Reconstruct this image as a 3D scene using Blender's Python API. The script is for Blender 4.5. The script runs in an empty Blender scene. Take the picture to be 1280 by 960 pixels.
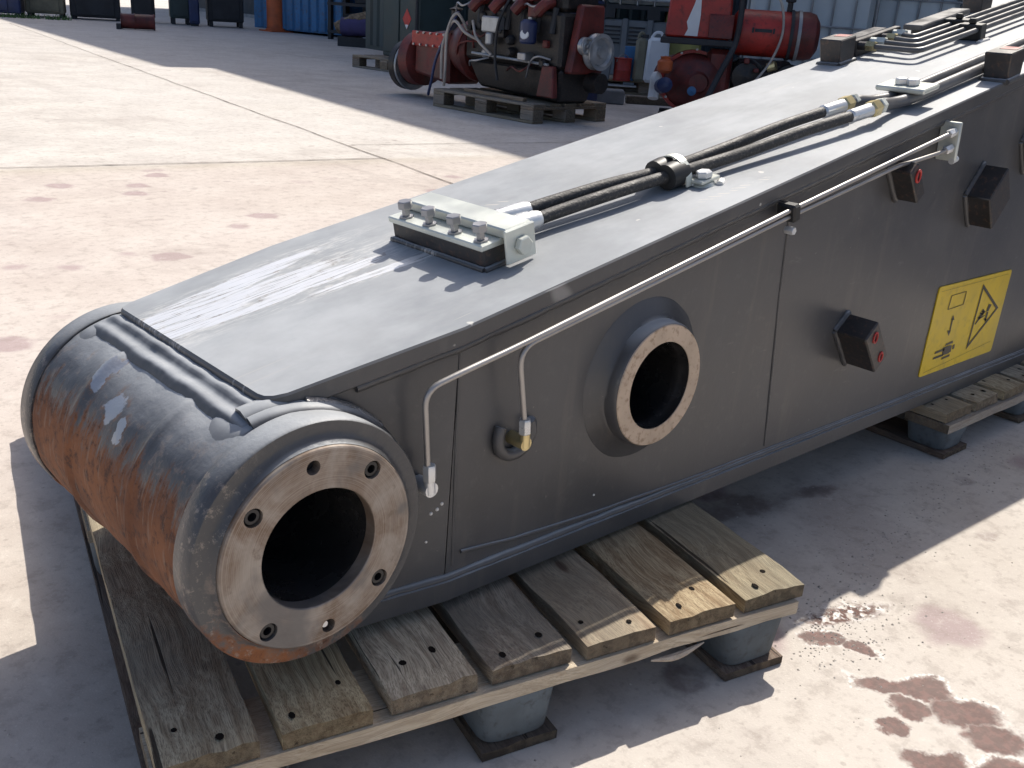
import bpy, bmesh, math, random
from mathutils import Vector, Matrix, noise
R = math.radians
sc = bpy.context.scene
C = sc.collection
S = 0.75            # metres per model unit
GZ = 0.398          # the pin axis of the arm lies this far above the ground (model units)

# ------------------------------------------------------------------ camera
cam = bpy.data.cameras.new('camera'); camo = bpy.data.objects.new('camera', cam); C.objects.link(camo)
RW = ((0.73738, -0.67256, 0.06272), (-0.20022, -0.30631, -0.93064), (0.64512, 0.67368, -0.36053))
cx, cy, cz = Vector(RW[0]).normalized(), -Vector(RW[1]).normalized(), -Vector(RW[2]).normalized()
M = Matrix((cx, cy, cz)).transposed().to_4x4()
M.translation = Vector((-0.6216, -1.0, 0.7031 + GZ)) * S
camo.matrix_world = M
cam.sensor_width = 36; cam.lens = 1226.5 / 1280 * 36
cam.clip_start = 0.02; cam.clip_end = 3000
sc.camera = camo
# ------------------------------------------------------------------ sky, sun, exposure
LX, LY = 0.80, 0.277   # run of a shadow per unit of height
L = Vector((LX, LY, 1.0)).normalized()
w = bpy.data.worlds.new('World'); sc.world = w; w.use_nodes = True
wn = w.node_tree
sky = wn.nodes.new('ShaderNodeTexSky'); sky.sky_type = 'NISHITA'; sky.sun_disc = False
sky.sun_elevation = math.asin(L.z); sky.sun_rotation = math.atan2(L.x, L.y)
sky.air_density = 0.75; sky.dust_density = 3.0
bg = wn.nodes['Background']; bg.inputs['Strength'].default_value = 0.12
wn.links.new(sky.outputs[0], bg.inputs['Color'])
sun = bpy.data.lights.new('sun', 'SUN'); suno = bpy.data.objects.new('sun', sun); C.objects.link(suno)
sun.energy = 4.15; sun.angle = R(0.5); sun.color = (1.0, 0.945, 0.86)
suno.rotation_euler = L.to_track_quat('Z', 'Y').to_euler()
sc.view_settings.view_transform = 'Standard'; sc.view_settings.look = 'None'
sc.view_settings.gamma = 1; sc.view_settings.use_curve_mapping = False
sc.view_settings.exposure = 0.45
sc.render.engine = 'CYCLES'
sc.cycles.use_denoising = True
sc.cycles.max_bounces = 5; sc.cycles.diffuse_bounces = 3; sc.cycles.glossy_bounces = 3; sc.cycles.caustics_reflective = False; sc.cycles.caustics_refractive = False
sc.cycles.adaptive_threshold = 0.02

# ------------------------------------------------------------------ material helpers
class NT:
    def __init__(s, name):
        s.m = bpy.data.materials.new(name); s.m.use_nodes = True
        s.t = s.m.node_tree; s.b = s.t.nodes['Principled BSDF']
    def n(s, typ, ins=None, out=0, **props):
        nd = s.t.nodes.new('ShaderNode' + typ)
        for k, v in props.items(): setattr(nd, k, v)
        for k, v in (ins or {}).items(): s.put(nd.inputs[k], v)
        return nd.outputs[out] if isinstance(out, (int, str)) else nd
    def put(s, sock, v):
        if isinstance(v, bpy.types.NodeSocket): s.t.links.new(v, sock)
        elif isinstance(v, (tuple, list)) and len(v) == 3 and sock.type == 'RGBA': sock.default_value = (*v, 1)
        else: sock.default_value = v
    def math(s, op, a, b=0.0, c=0.0, clamp=False):
        return s.n('Math', {0: a, 1: b, 2: c}, operation=op, use_clamp=clamp)
    def vmath(s, op, a, b=(0, 0, 0)):
        return s.n('VectorMath', {0: a, 1: b}, operation=op)
    def noise(s, vec, scale=5, detail=4, rough=.55, dist=0.0, col=False):
        return s.n('TexNoise', {'Vector': vec, 'Scale': scale, 'Detail': detail, 'Roughness': rough, 'Distortion': dist}, out=1 if col else 0)
    def ramp(s, f, a, b, va=0.0, vb=1.0):
        return s.n('MapRange', {'Value': f, 1: a, 2: b, 3: va, 4: vb}, interpolation_type='SMOOTHSTEP')
    def mix(s, f, a, b):
        nd = s.t.nodes.new('ShaderNodeMix'); nd.data_type = 'RGBA'
        s.put(nd.inputs[0], f); s.put(nd.inputs[6], a); s.put(nd.inputs[7], b)
        return nd.outputs[2]
    def fmix(s, f, a, b):
        nd = s.t.nodes.new('ShaderNodeMix'); nd.data_type = 'FLOAT'
        s.put(nd.inputs[0], f); s.put(nd.inputs[2], a); s.put(nd.inputs[3], b)
        return nd.outputs[0]
    def obj(s): return s.n('TexCoord', out=3)
    def sep(s, v):
        nd = s.n('SeparateXYZ', {0: v}, out=None); return nd.outputs
    def comb(s, x, y, z): return s.n('CombineXYZ', {0: x, 1: y, 2: z})
    def scaled(s, v, sc_): return s.vmath('MULTIPLY', v, sc_)
    def rand(s): return s.n('ObjectInfo', out=5)
    def bump(s, h, strength=.3, dist=.01):
        return s.n('Bump', {'Height': h, 'Strength': strength, 'Distance': dist})
    def set(s, **kw):
        names = dict(col='Base Color', rough='Roughness', metal='Metallic', normal='Normal', spec='Specular IOR Level', coat='Coat Weight', emit='Emission Strength')
        for k, v in kw.items(): s.put(s.b.inputs[names[k]], v)
        return s.m

def simple(name, col, rough=.6, metal=0.0, var=.25, scale=6, spec=.5, bump=.05, dirt=None):
    t = NT(name); o = t.obj(); ov = t.vmath('ADD', o, t.comb(t.rand(), t.math('MULTIPLY', t.rand(), 7.3), 0.0))
    a = t.noise(ov, scale, 5); b = t.noise(ov, scale * 9, 3)
    f = t.ramp(a, .3, .7)
    c2 = tuple(c * (1 - var) for c in col); c1 = tuple(min(1, c * (1 + var * .6)) for c in col)
    cc = t.mix(f, c2, c1)
    if dirt: cc = t.mix(t.math('MULTIPLY', t.ramp(b, .5, .75), .7), cc, dirt)
    return t.set(col=cc, rough=t.fmix(f, max(.05, rough - .08), min(1, rough + .1)), metal=metal, spec=spec, normal=t.bump(b, bump, .004))

# ------------------------------------------------------------------ mesh helpers (model units)
class MB:
    def __init__(s): s.v = []; s.f = []; s.mi = []
    def add(s, vs, fs, mi=0):
        k = len(s.v); s.v += [tuple(v) for v in vs]; s.f += [tuple(i + k for i in f) for f in fs]; s.mi += [mi] * len(fs)
    def hexa(s, p, mi=0):   # 8 points: bottom 4 ccw, top 4 ccw
        s.add(p, [(3, 2, 1, 0), (4, 5, 6, 7), (0, 1, 5, 4), (1, 2, 6, 5), (2, 3, 7, 6), (3, 0, 4, 7)], mi)
    def box(s, x0, x1, y0, y1, z0, z1, mi=0):
        s.hexa([(x0, y0, z0), (x1, y0, z0), (x1, y1, z0), (x0, y1, z0), (x0, y0, z1), (x1, y0, z1), (x1, y1, z1), (x0, y1, z1)], mi)
    def obox(s, o, ex, ey, ez, x0, x1, y0, y1, z0, z1, taper=0.0, mi=0):
        o, ex, ey, ez = Vector(o), Vector(ex), Vector(ey), Vector(ez)
        xm, ym = (x0 + x1) / 2, (y0 + y1) / 2
        P = []
        for z, k in ((z0, 1 - taper), (z1, 1)):
            for x, y in ((x0, y0), (x1, y0), (x1, y1), (x0, y1)):
                P.append(o + ex * (xm + (x - xm) * k) + ey * (ym + (y - ym) * k) + ez * z)
        s.hexa(P, mi)
    def tube(s, path, r, n=10, caps=True, rf=None, mi=0):
        path = [Vector(p) for p in path]
        rings = []; up = None
        for i, p in enumerate(path):
            d = (path[min(i + 1, len(path) - 1)] - path[max(i - 1, 0)]).normalized()
            if up is None: up = Vector((0, 0, 1)) if abs(d.z) < .9 else Vector((1, 0, 0))
            a = d.cross(up).normalized(); b = a.cross(d).normalized(); up = b
            rings.append([p + (a * math.cos(2 * math.pi * k / n) + b * math.sin(2 * math.pi * k / n)) * (r if rf is None else rf(i, k)) for k in range(n)])
        vs = [v for q in rings for v in q]; fs = []
        for i in range(len(path) - 1):
            for k in range(n):
                fs.append((i * n + k, i * n + (k + 1) % n, (i + 1) * n + (k + 1) % n, (i + 1) * n + k))
        if caps: fs += [tuple(range(n))[::-1], tuple(range((len(path) - 1) * n, len(path) * n))]
        s.add(vs, [f[::-1] for f in fs], mi)
    def lathe(s, prof, o, axis, n=48, phase=0.0, closed=False, mi=0):
        o = Vector(o); ax = Vector(axis).normalized()
        a = ax.orthogonal().normalized() if abs(ax.y) < .9 else Vector((1, 0, 0)); b = ax.cross(a)
        vs = []; fs = []
        for r, h in prof:
            for k in range(n):
                t = 2 * math.pi * k / n + phase
                vs.append(o + ax * h + (a * math.cos(t) + b * math.sin(t)) * r)
        m = len(prof)
        for i in range(m if closed else m - 1):
            for k in range(n):
                j = (i + 1) % m
                fs.append((i * n + k, i * n + (k + 1) % n, j * n + (k + 1) % n, j * n + k))
        if not closed:
            if prof[0][0] > 1e-6: fs.append(tuple(range(n))[::-1])
            if prof[-1][0] > 1e-6: fs.append(tuple(range((m - 1) * n, m * n)))
        s.add(vs, fs, mi)
    def cyl(s, p0, p1, r, n=16, mi=0):
        p0, p1 = Vector(p0), Vector(p1); s.lathe([(r, 0), (r, (p1 - p0).length)], p0, p1 - p0, n, mi=mi)
    def open_lathe(s, prof, o, axis, n=48, mi=0):
        k = len(s.f); s.lathe(prof, o, axis, n, mi=mi)
        caps = sum(1 for q in (prof[0], prof[-1]) if q[0] > 1e-6)
        if caps: s.f = s.f[:-caps]; s.mi = s.mi[:-caps]
    def fill(s, loops, tf, mi=0, flip=False):
        # flat face with holes: loops of (u,v), first outer; tf maps (u,v) to a point
        bm = bmesh.new(); ed = []
        for lp in loops:
            q = [bm.verts.new((u, v, 0)) for u, v in lp]
            ed += [bm.edges.new((q[i], q[(i + 1) % len(q)])) for i in range(len(q))]
        bmesh.ops.triangle_fill(bm, edges=ed, use_beauty=True, use_dissolve=False, normal=(0, 0, 1))
        bm.verts.index_update()
        vs = [tf(v.co.x, v.co.y) for v in bm.verts]
        fs = [tuple(v.index for v in f.verts) for f in bm.faces]
        if flip: fs = [f[::-1] for f in fs]
        s.add(vs, fs, mi); bm.free()
    def build(s, name, mat, parent=None, bevel=0, seg=1, smooth=35, fix=True):
        me = bpy.data.meshes.new(name)
        me.from_pydata([(a * S, b * S, c * S) for a, b, c in s.v], [], s.f)
        mats = mat if isinstance(mat, (list, tuple)) else [mat]
        for m_ in mats: me.materials.append(m_)
        me.polygons.foreach_set('material_index', s.mi)
        bm = bmesh.new(); bm.from_mesh(me)
        if fix: bmesh.ops.recalc_face_normals(bm, faces=bm.faces)
        if bevel:
            es = [e for e in bm.edges if e.is_manifold and e.calc_face_angle(0) > .5]
            bmesh.ops.bevel(bm, geom=es, offset=bevel * S, segments=seg, affect='EDGES', profile=.5, clamp_overlap=True)
        for f in bm.faces: f.smooth = True
        bm.to_mesh(me); bm.free()
        me.set_sharp_from_angle(angle=R(smooth))
        o = bpy.data.objects.new(name, me); C.objects.link(o)
        if parent: o.parent = parent
        return o

def tag(o, label=None, cat=None, group=None, kind=None):
    for k, v in (('label', label), ('category', cat), ('group', group), ('kind', kind)):
        if v: o[k] = v
    return o
def thing(name, label, cat, loc=(0, 0, 0), rotz=0, group=None):
    o = bpy.data.objects.new(name, None); C.objects.link(o); o.empty_display_size = .1
    o.location = Vector(loc) * S; o.rotation_euler = (0, 0, rotz)
    return tag(o, label, cat, group)
def dup(root, loc, rotz, label, group=None):
    r = root.copy(); C.objects.link(r); r.location = Vector(loc) * S; r.rotation_euler = (0, 0, rotz); r['label'] = label
    if group: r['group'] = group
    for ch in list(root.children):
        c = ch.copy(); C.objects.link(c); c.parent = r
        for g in ch.children:
            d = g.copy(); C.objects.link(d); d.parent = c
    return r
def inst(o, loc=(0, 0, 0), rot=(0, 0, 0), parent=None, scale=None):
    c = o.copy(); C.objects.link(c); c.location = Vector(loc) * S; c.rotation_euler = rot
    if scale: c.scale = scale
    if parent: c.parent = parent
    return c
def curve(pts, sub=8):   # catmull-rom
    P = [Vector(p) for p in pts]; P = [P[0] * 2 - P[1]] + P + [P[-1] * 2 - P[-2]]
    out = []
    for i in range(1, len(P) - 2):
        for k in range(sub):
            t = k / sub; a, b, c, d = P[i - 1:i + 3]
            out.append(.5 * ((2 * b) + (c - a) * t + (2 * a - 5 * b + 4 * c - d) * t * t + (3 * b - a - 3 * c + d) * t ** 3))
    return out + [P[-2]]
def fillet(pts, r, sub=6):   # straight runs with rounded corners
    P = [Vector(p) for p in pts]; out = [P[0]]
    for i in range(1, len(P) - 1):
        a = (P[i - 1] - P[i]); b = (P[i + 1] - P[i])
        q = min(r, a.length * .45, b.length * .45)
        s0, s1 = P[i] + a.normalized() * q, P[i] + b.normalized() * q
        for k in range(sub + 1):
            t = k / sub; out.append(s0 * (1 - t) ** 2 + P[i] * 2 * t * (1 - t) + s1 * t * t)
    return out + [P[-1]]
def densify(pts, step):
    out = [Vector(pts[0])]
    for a, b in zip(pts, pts[1:]):
        a, b = Vector(a), Vector(b); n = max(1, int((b - a).length / step))
        out += [a + (b - a) * (k / n) for k in range(1, n + 1)]
    return out
def bead(mb, pts, r, seed=0, step=.006, n=7):
    pts = densify(pts, step); am = .22 if r < .012 else .10; jt = .25 if r < .012 else .10
    q = [p + Vector((noise.noise((p * 30) + Vector((seed, 0, 0))), noise.noise((p * 30) + Vector((0, seed, 5))), 0)) * r * jt for p in pts]
    mb.tube(q, r, n, True, rf=lambda i, k: r * (1 + .035 * math.sin(i * 1.9 + seed) * (am / .22) + am * noise.noise(q[i] * 12 + Vector((seed, 3, 1)))))

# ------------------------------------------------------------------ materials
# ground concrete: coordinates in model units
def ground_mat():
    t = NT('yard concrete'); v = t.scaled(t.obj(), (1 / S, 1 / S, 1 / S)); x, y, z = t.sep(v)
    big = t.noise(v, .35, 5, .6); mid = t.noise(v, 2.2, 6, .62); fine = t.noise(v, 60, 3, .6); grit = t.noise(v, 240, 2, .6)
    col = t.mix(t.ramp(mid, .3, .7), (.42, .365, .305), (.54, .49, .42))
    col = t.mix(t.ramp(big, .38, .62), col, (.56, .515, .46))
    # the nearer slab is pinker, the slabs beyond the joint paler
    wob = t.math('ADD', y, t.math('MULTIPLY', x, .17))
    nearf = t.ramp(wob, 5.5, 5.2); pinkf = t.math('MULTIPLY', nearf, t.ramp(y, .3, 1.8, .25, 1.0))
    col = t.mix(t.math('MULTIPLY', pinkf, .6), col, t.mix(t.ramp(mid, .3, .7), (.48, .41, .375), (.57, .505, .465)))
    col = t.mix(t.math('MULTIPLY', t.ramp(wob, 5.45, 5.6), .6), col, t.mix(t.ramp(mid, .35, .65), (.51, .48, .45), (.62, .59, .555)))
    # drip stains on the near slab
    sv = t.vmath('ADD', v, t.scaled(t.noise(v, 9, 2, col=True), (.10, .10, 0)))
    vor = t.n('TexVoronoi', {'Vector': sv, 'Scale': 2.6, 'Randomness': 1.0}, out=0)
    gate = t.ramp(t.noise(v, .9, 2), .34, .46)
    spot = t.math('MULTIPLY', t.math('MULTIPLY', t.ramp(vor, .24, .15), gate), nearf)
    vor2 = t.n('TexVoronoi', {'Vector': sv, 'Scale': 6.5, 'Randomness': 1.0}, out=0)
    spot2 = t.math('MULTIPLY', t.ramp(vor2, .24, .12), t.ramp(t.noise(v, 1.7, 2), .5, .62))
    col = t.mix(t.math('MULTIPLY', spot, .62), col, (.30, .205, .215))
    col = t.mix(t.math('MULTIPLY', spot2, .45), col, (.22, .17, .155))
    blot = t.ramp(t.noise(t.scaled(v, (1, 1, 1)), 1.1, 6, .65, .6), .56, .68)
    col = t.mix(t.math('MULTIPLY', blot, .30), col, (.30, .245, .22))
    col = t.mix(t.math('MULTIPLY', t.ramp(fine, .55, .75), .35), col, (.26, .22, .19))
    col = t.mix(t.math('MULTIPLY', t.ramp(grit, .6, .75), .45), col, (.78, .73, .65))
    tex = t.noise(v, 18, 6, .72); col = t.mix(t.math('MULTIPLY', t.ramp(tex, .50, .36), .34), col, (.25, .205, .175))
    col = t.mix(t.math('MULTIPLY', t.ramp(tex, .54, .70), .35), col, (.66, .61, .54))
    pit = t.n('TexVoronoi', {'Vector': v, 'Scale': 34, 'Randomness': 1.0}, out=0)
    col = t.mix(t.math('MULTIPLY', t.math('MULTIPLY', t.ramp(pit, .22, .12), t.ramp(tex, .5, .62)), .4), col, (.22, .18, .155))
    drag = t.noise(t.scaled(v, (1.4, .16, 1)), 2.0, 5, .65); col = t.mix(t.math('MULTIPLY', t.ramp(drag, .56, .70), .22), col, (.30, .26, .235))
    rough = t.fmix(t.ramp(mid, .3, .7), .72, .9)
    # oil-soaked and wet patches with a pale dried rim
    def ell(cx_, cy_, a, b, ang):
        dx = t.math('SUBTRACT', X, cx_); dy = t.math('SUBTRACT', Y, cy_); c_, s_ = math.cos(ang), math.sin(ang)
        u = t.math('DIVIDE', t.math('ADD', t.math('MULTIPLY', dx, c_), t.math('MULTIPLY', dy, s_)), a)
        q = t.math('DIVIDE', t.math('SUBTRACT', t.math('MULTIPLY', dy, c_), t.math('MULTIPLY', dx, s_)), b)
        return t.math('SQRT', t.math('ADD', t.math('MULTIPLY', u, u), t.math('MULTIPLY', q, q)))
    wv = t.vmath('ADD', v, t.scaled(t.vmath('SUBTRACT', t.noise(v, 9, 5, .65, col=True), (.5, .5, .5)), (.11, .11, 0)))
    wv = t.vmath('ADD', wv, t.scaled(t.vmath('SUBTRACT', t.noise(v, 60, 2, .6, col=True), (.5, .5, .5)), (.008, .008, 0)))
    wv = t.vmath('SUBTRACT', t.scaled(t.vmath('ADD', wv, (.6216, 1.0, 0)), (.9745, .9745, 1)), (.6216, 1.0, 0))
    X, Y, Z = t.sep(wv)
    A = -.85
    wet = None
    for e in [(.875, -.44, .060, .026, A), (.915, -.485, .050, .030, A), (.845, -.49, .034, .026, A), (.905, -.56, .060, .042, A), (.775, -.495, .026, .022, A),
              (.88, -.635, .058, .038, A), (.75, -.585, .050, .028, A), (.90, -.31, .040, .026, A), (.82, -.70, .07, .04, A), (.93, -.365, .03, .018, A)]:
        d = ell(*e); wet = d if wet is None else t.math('MINIMUM', wet, d)
    core = t.math('MULTIPLY', t.ramp(wet, 1.22, .80), t.fmix(t.ramp(tex, .35, .6), .92, 1.0)); rim = t.math('MULTIPLY', t.ramp(wet, 1.32, 1.16), t.ramp(wet, .98, 1.08))
    rim = t.math('MULTIPLY', rim, t.ramp(t.noise(v, 90, 3), .44, .54))
    col = t.mix(t.math('MULTIPLY', core, .92), col, t.mix(t.ramp(fine, .45, .6), (.068, .018, .013), (.125, .042, .032)))
    col = t.mix(t.math('MULTIPLY', rim, t.fmix(t.ramp(t.noise(v, 5, 2), .4, .6), .15, .7)), col, (.76, .73, .70))
    # crumbly damp patch by the shadow edge
    crumb = ell(1.0, -.275, .12, .035, -.35)
    cm = t.math('MULTIPLY', t.ramp(crumb, 1.2, .6), t.ramp(t.noise(v, 75, 3), .44, .56))
    col = t.mix(cm, col, (.78, .74, .70))
    col = t.mix(t.math('MULTIPLY', t.ramp(crumb, 1.1, .5), t.ramp(t.noise(v, 50, 2), .58, .48)), col, (.14, .08, .065))
    oil = None
    for e in [(.60, -.21, .05, .035, .2), (1.2, .13, .16, .07, -.5), (1.05, .16, .10, .06, .3), (1.29, .235, .02, .012, 0), (1.31, .215, .02, .012, 0), (1.42, .05, .10, .03, -.3), (-.1, .05, .12, .05, .2), (-.25, .9, .05, .02, 0), (.98, .06, .1, .08, .5)]:
        d = ell(*e); oil = d if oil is None else t.math('MINIMUM', oil, d)
    om = t.ramp(oil, 1.15, .7)
    col = t.mix(t.math('MULTIPLY', om, t.fmix(t.ramp(t.noise(v, 11, 4, .65), .35, .6), .15, .62)), col, (.10, .065, .06))
    rough = t.fmix(om, rough, .45); rough = t.fmix(core, rough, .62)
    h = t.math('ADD', t.math('MULTIPLY', fine, .6), t.math('MULTIPLY', grit, .5))
    h = t.math('ADD', h, t.math('MULTIPLY', cm, .8))
    return t.set(col=col, rough=rough, normal=t.bump(h, .22, .003), spec=.3)

def paint_mat(name='dark grey arm paint', rust=False, scratch=False, roff=0.0, scuffs=False):
    t = NT(name); v = t.scaled(t.obj(), (1 / S, 1 / S, 1 / S)); x, y, z = t.sep(v)
    a = t.noise(v, 3.5, 5, .6); f = t.noise(v, 45, 4, .6); sp = t.noise(v, 160, 2)
    col = t.mix(t.ramp(a, .3, .7), (.060, .060, .063), (.084, .083, .084))
    col = t.mix(t.math('MULTIPLY', t.ramp(f, .55, .75), .30), col, (.13, .127, .122))
    run = t.noise(t.scaled(v, (9, 9, .9)), 2.2, 4, .6); col = t.mix(t.math('MULTIPLY', t.ramp(run, .55, .70), .30), col, (.135, .122, .110))
    chip = t.ramp(t.noise(v, 48, 3, .6), .735, .76); col = t.mix(t.math('MULTIPLY', chip, .22), col, (.40, .37, .33))
    # fine scuffs
    sv = t.scaled(v, (2.0, 34, 10)); scuff = t.ramp(t.noise(sv, 3, 4, .7), .66, .74)
    col = t.mix(t.math('MULTIPLY', scuff, .18), col, (.30, .29, .28))
    # sun and sky light painted in: upward faces coloured paler and bluer
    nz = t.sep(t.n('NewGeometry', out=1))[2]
    top_lit = t.math('MULTIPLY', t.ramp(nz, .60, .97), t.fmix(t.ramp(t.noise(v, 5, 5, .65), .3, .7), .66, .88))
    col = t.mix(top_lit, col, t.mix(t.ramp(t.noise(t.scaled(v, (1, 2.2, 1)), 2.4, 5, .7), .35, .65), (.355, .375, .392), (.455, .472, .485)))
    rough = t.fmix(top_lit, t.fmix(t.ramp(a, .3, .7), .30, .42), .60); metal = 0.0
    h = t.math('ADD', t.math('MULTIPLY', f, .35), t.math('ADD', t.math('MULTIPLY', sp, .15), t.math('MULTIPLY', t.noise(v, 3.2, 2), 3.5)))
    bs = .11
    if scratch:
        # worn and filed area near the tip of the top plate: paint gone along streaks that run with the arm
        wx = t.vmath('ADD', v, t.scaled(t.vmath('SUBTRACT', t.noise(v, 7, 3, col=True), (.5, .5, .5)), (.05, .035, 0)))
        X, Y, Z = t.sep(wx)
        m = None
        for cx_, cy_, a_, b_, sl in [(.165, .508, .14, .022, .10), (.10, .475, .15, .015, .18), (.135, .435, .16, .027, .06), (.245, .395, .11, .024, .0), (.03, .415, .085, .040, .12), (.33, .335, .13, .012, -.05), (.00, .455, .06, .03, .2), (.12, .375, .10, .012, .05)]:
            dx = t.math('SUBTRACT', X, cx_); dy = t.math('SUBTRACT', t.math('SUBTRACT', Y, cy_), t.math('MULTIPLY', dx, sl))
            d = t.math('ADD', t.math('POWER', t.math('ABSOLUTE', t.math('DIVIDE', dx, a_)), 2.0), t.math('POWER', t.math('ABSOLUTE', t.math('DIVIDE', dy, b_)), 2.0))
            m = d if m is None else t.math('MINIMUM', m, d)
        st = t.noise(t.scaled(v, (3, 70, 3)), 3, 4, .65)
        bare = t.math('MULTIPLY', t.math('MULTIPLY', t.ramp(m, 1.45, .70), t.ramp(nz, .8, .95)), t.ramp(st, .36, .50))
        edge = t.math('MULTIPLY', t.ramp(m, 1.7, 1.0), t.ramp(t.noise(v, 60, 4, .7), .50, .60))
        halo = t.math('MULTIPLY', t.ramp(m, 6.0, 1.0), t.ramp(t.noise(t.scaled(v, (8, 40, 8)), 4, 4, .7), .45, .65))
        col = t.mix(t.math('MULTIPLY', halo, .6), col, (.62, .61, .58))
        col = t.mix(t.math('MULTIPLY', edge, .8), col, (.13, .10, .075))
        col = t.mix(bare, col, t.mix(st, (.70, .69, .67), (.86, .87, .88)))
        metal = t.math('MULTIPLY', bare, .5); rough = t.fmix(bare, rough, t.fmix(st, .28, .45))
        h = t.math('ADD', t.math('MULTIPLY', h, .6), t.math('MULTIPLY', bare, t.math('MULTIPLY', st, .9)))
        # chain marks and thin scratches
        for cx_, cy_, le, pitch in [(.62, .37, .07, .016), (.98, .10, .10, .019), (.62, .44, .08, .022)]:
            u = t.math('SUBTRACT', x, cx_); q = t.math('SUBTRACT', y, cy_)
            inside = t.math('MULTIPLY', t.ramp(t.math('ABSOLUTE', u), le, le * .92), t.ramp(t.math('ABSOLUTE', t.math('ADD', q, t.math('MULTIPLY', u, .12))), .010, .007))
            stripe = t.ramp(t.math('ABSOLUTE', t.math('SUBTRACT', t.math('FRACT', t.math('DIVIDE', t.math('ADD', u, t.math('MULTIPLY', q, .9)), pitch)), .5)), .16, .10)
            mk = t.math('MULTIPLY', t.math('MULTIPLY', inside, stripe), t.ramp(f, .35, .5))
            col = t.mix(t.math('MULTIPLY', mk, .75), col, (.55, .52, .46))
        ch = t.ramp(t.noise(v, 26, 2, .5), .745, .775)
        col = t.mix(t.math('MULTIPLY', ch, .8), col, (.62, .60, .55))
        l1 = t.ramp(t.noise(t.scaled(v, (1.2, 30, 1)), 2.2, 2), .70, .715)
        col = t.mix(t.math('MULTIPLY', l1, .45), col, (.42, .41, .39))
    if rust:
        n1 = t.noise(t.scaled(v, (7, 46, 7)), 1.3, 6, .75); n2 = t.noise(v, 40, 5, .75); n3 = t.noise(v, 7, 4)
        k = t.math('ADD', z, t.math('MULTIPLY', x, .48))
        k = t.math('SUBTRACT', k, t.math('MULTIPLY', t.math('SUBTRACT', n1, .5), .26))
        k = t.math('SUBTRACT', k, t.math('MULTIPLY', t.math('SUBTRACT', n2, .5), .16))
        k = t.math('ADD', k, roff)
        rm = t.ramp(k, .028, -.034)
        thin = t.math('MULTIPLY', t.ramp(k, .10, .0), t.ramp(n2, .5, .62))
        rc = t.mix(t.ramp(n3, .3, .7), (.145, .052, .021), (.255, .098, .038))
        rc = t.mix(t.ramp(n2, .48, .66), rc, (.075, .034, .022))
        rc = t.mix(t.math('MULTIPLY', t.ramp(t.noise(t.scaled(v, (14, 90, 14)), 1.5, 4), .56, .70), .45), rc, (.30, .21, .15))
        col = t.mix(t.math('MULTIPLY', thin, .55), col, (.30, .23, .18))
        col = t.mix(rm, col, rc); rough = t.fmix(rm, rough, .85)
        if scuffs:
            sm = t.math('MULTIPLY', t.ramp(t.noise(v, 44, 6, .8), .53, .64), t.ramp(t.math('ADD', x, t.math('MULTIPLY', z, .5)), .02, -.10))
            col = t.mix(t.math('MULTIPLY', sm, .65), col, (.33, .275, .225))
        # rubbed-bare spots
        wx = t.vmath('ADD', v, t.scaled(t.vmath('SUBTRACT', t.noise(v, 18, 4, .65, col=True), (.5, .5, .5)), (.06, .06, .06)))
        X, Y, Z = t.sep(wx); m = None
        for cs_, cy_, a_, b_ in [(.024, .440, .044, .017), (-.020, .352, .032, .024), (-.055, .300, .026, .012), (.055, .425, .022, .010)]:
            q = t.math('POWER', t.math('DIVIDE', t.math('SUBTRACT', Y, cy_), b_), 2.0)
            u = t.math('POWER', t.math('DIVIDE', t.math('SUBTRACT', t.math('ADD', X, Z), cs_), a_), 2.0)
            d = t.math('ADD', q, u); m = d if m is None else t.math('MINIMUM', m, d)
        bare = t.ramp(m, 1.2, .8); ed = t.math('MULTIPLY', t.ramp(m, 2.6, 1.0), t.ramp(n2, .45, .6))
        col = t.mix(t.math('MULTIPLY', ed, .75), col, (.22, .115, .06))
        col = t.mix(bare, col, (.45, .45, .46)); metal = t.math('MULTIPLY', bare, .7); rough = t.fmix(bare, rough, .38)
        h = t.math('ADD', h, t.math('MULTIPLY', t.noise(v, 22, 5, .7), .9)); bs = .26
    return t.set(col=col, rough=rough, metal=metal, spec=t.fmix(top_lit, .5, .22), normal=t.bump(h, bs, .006))

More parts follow.
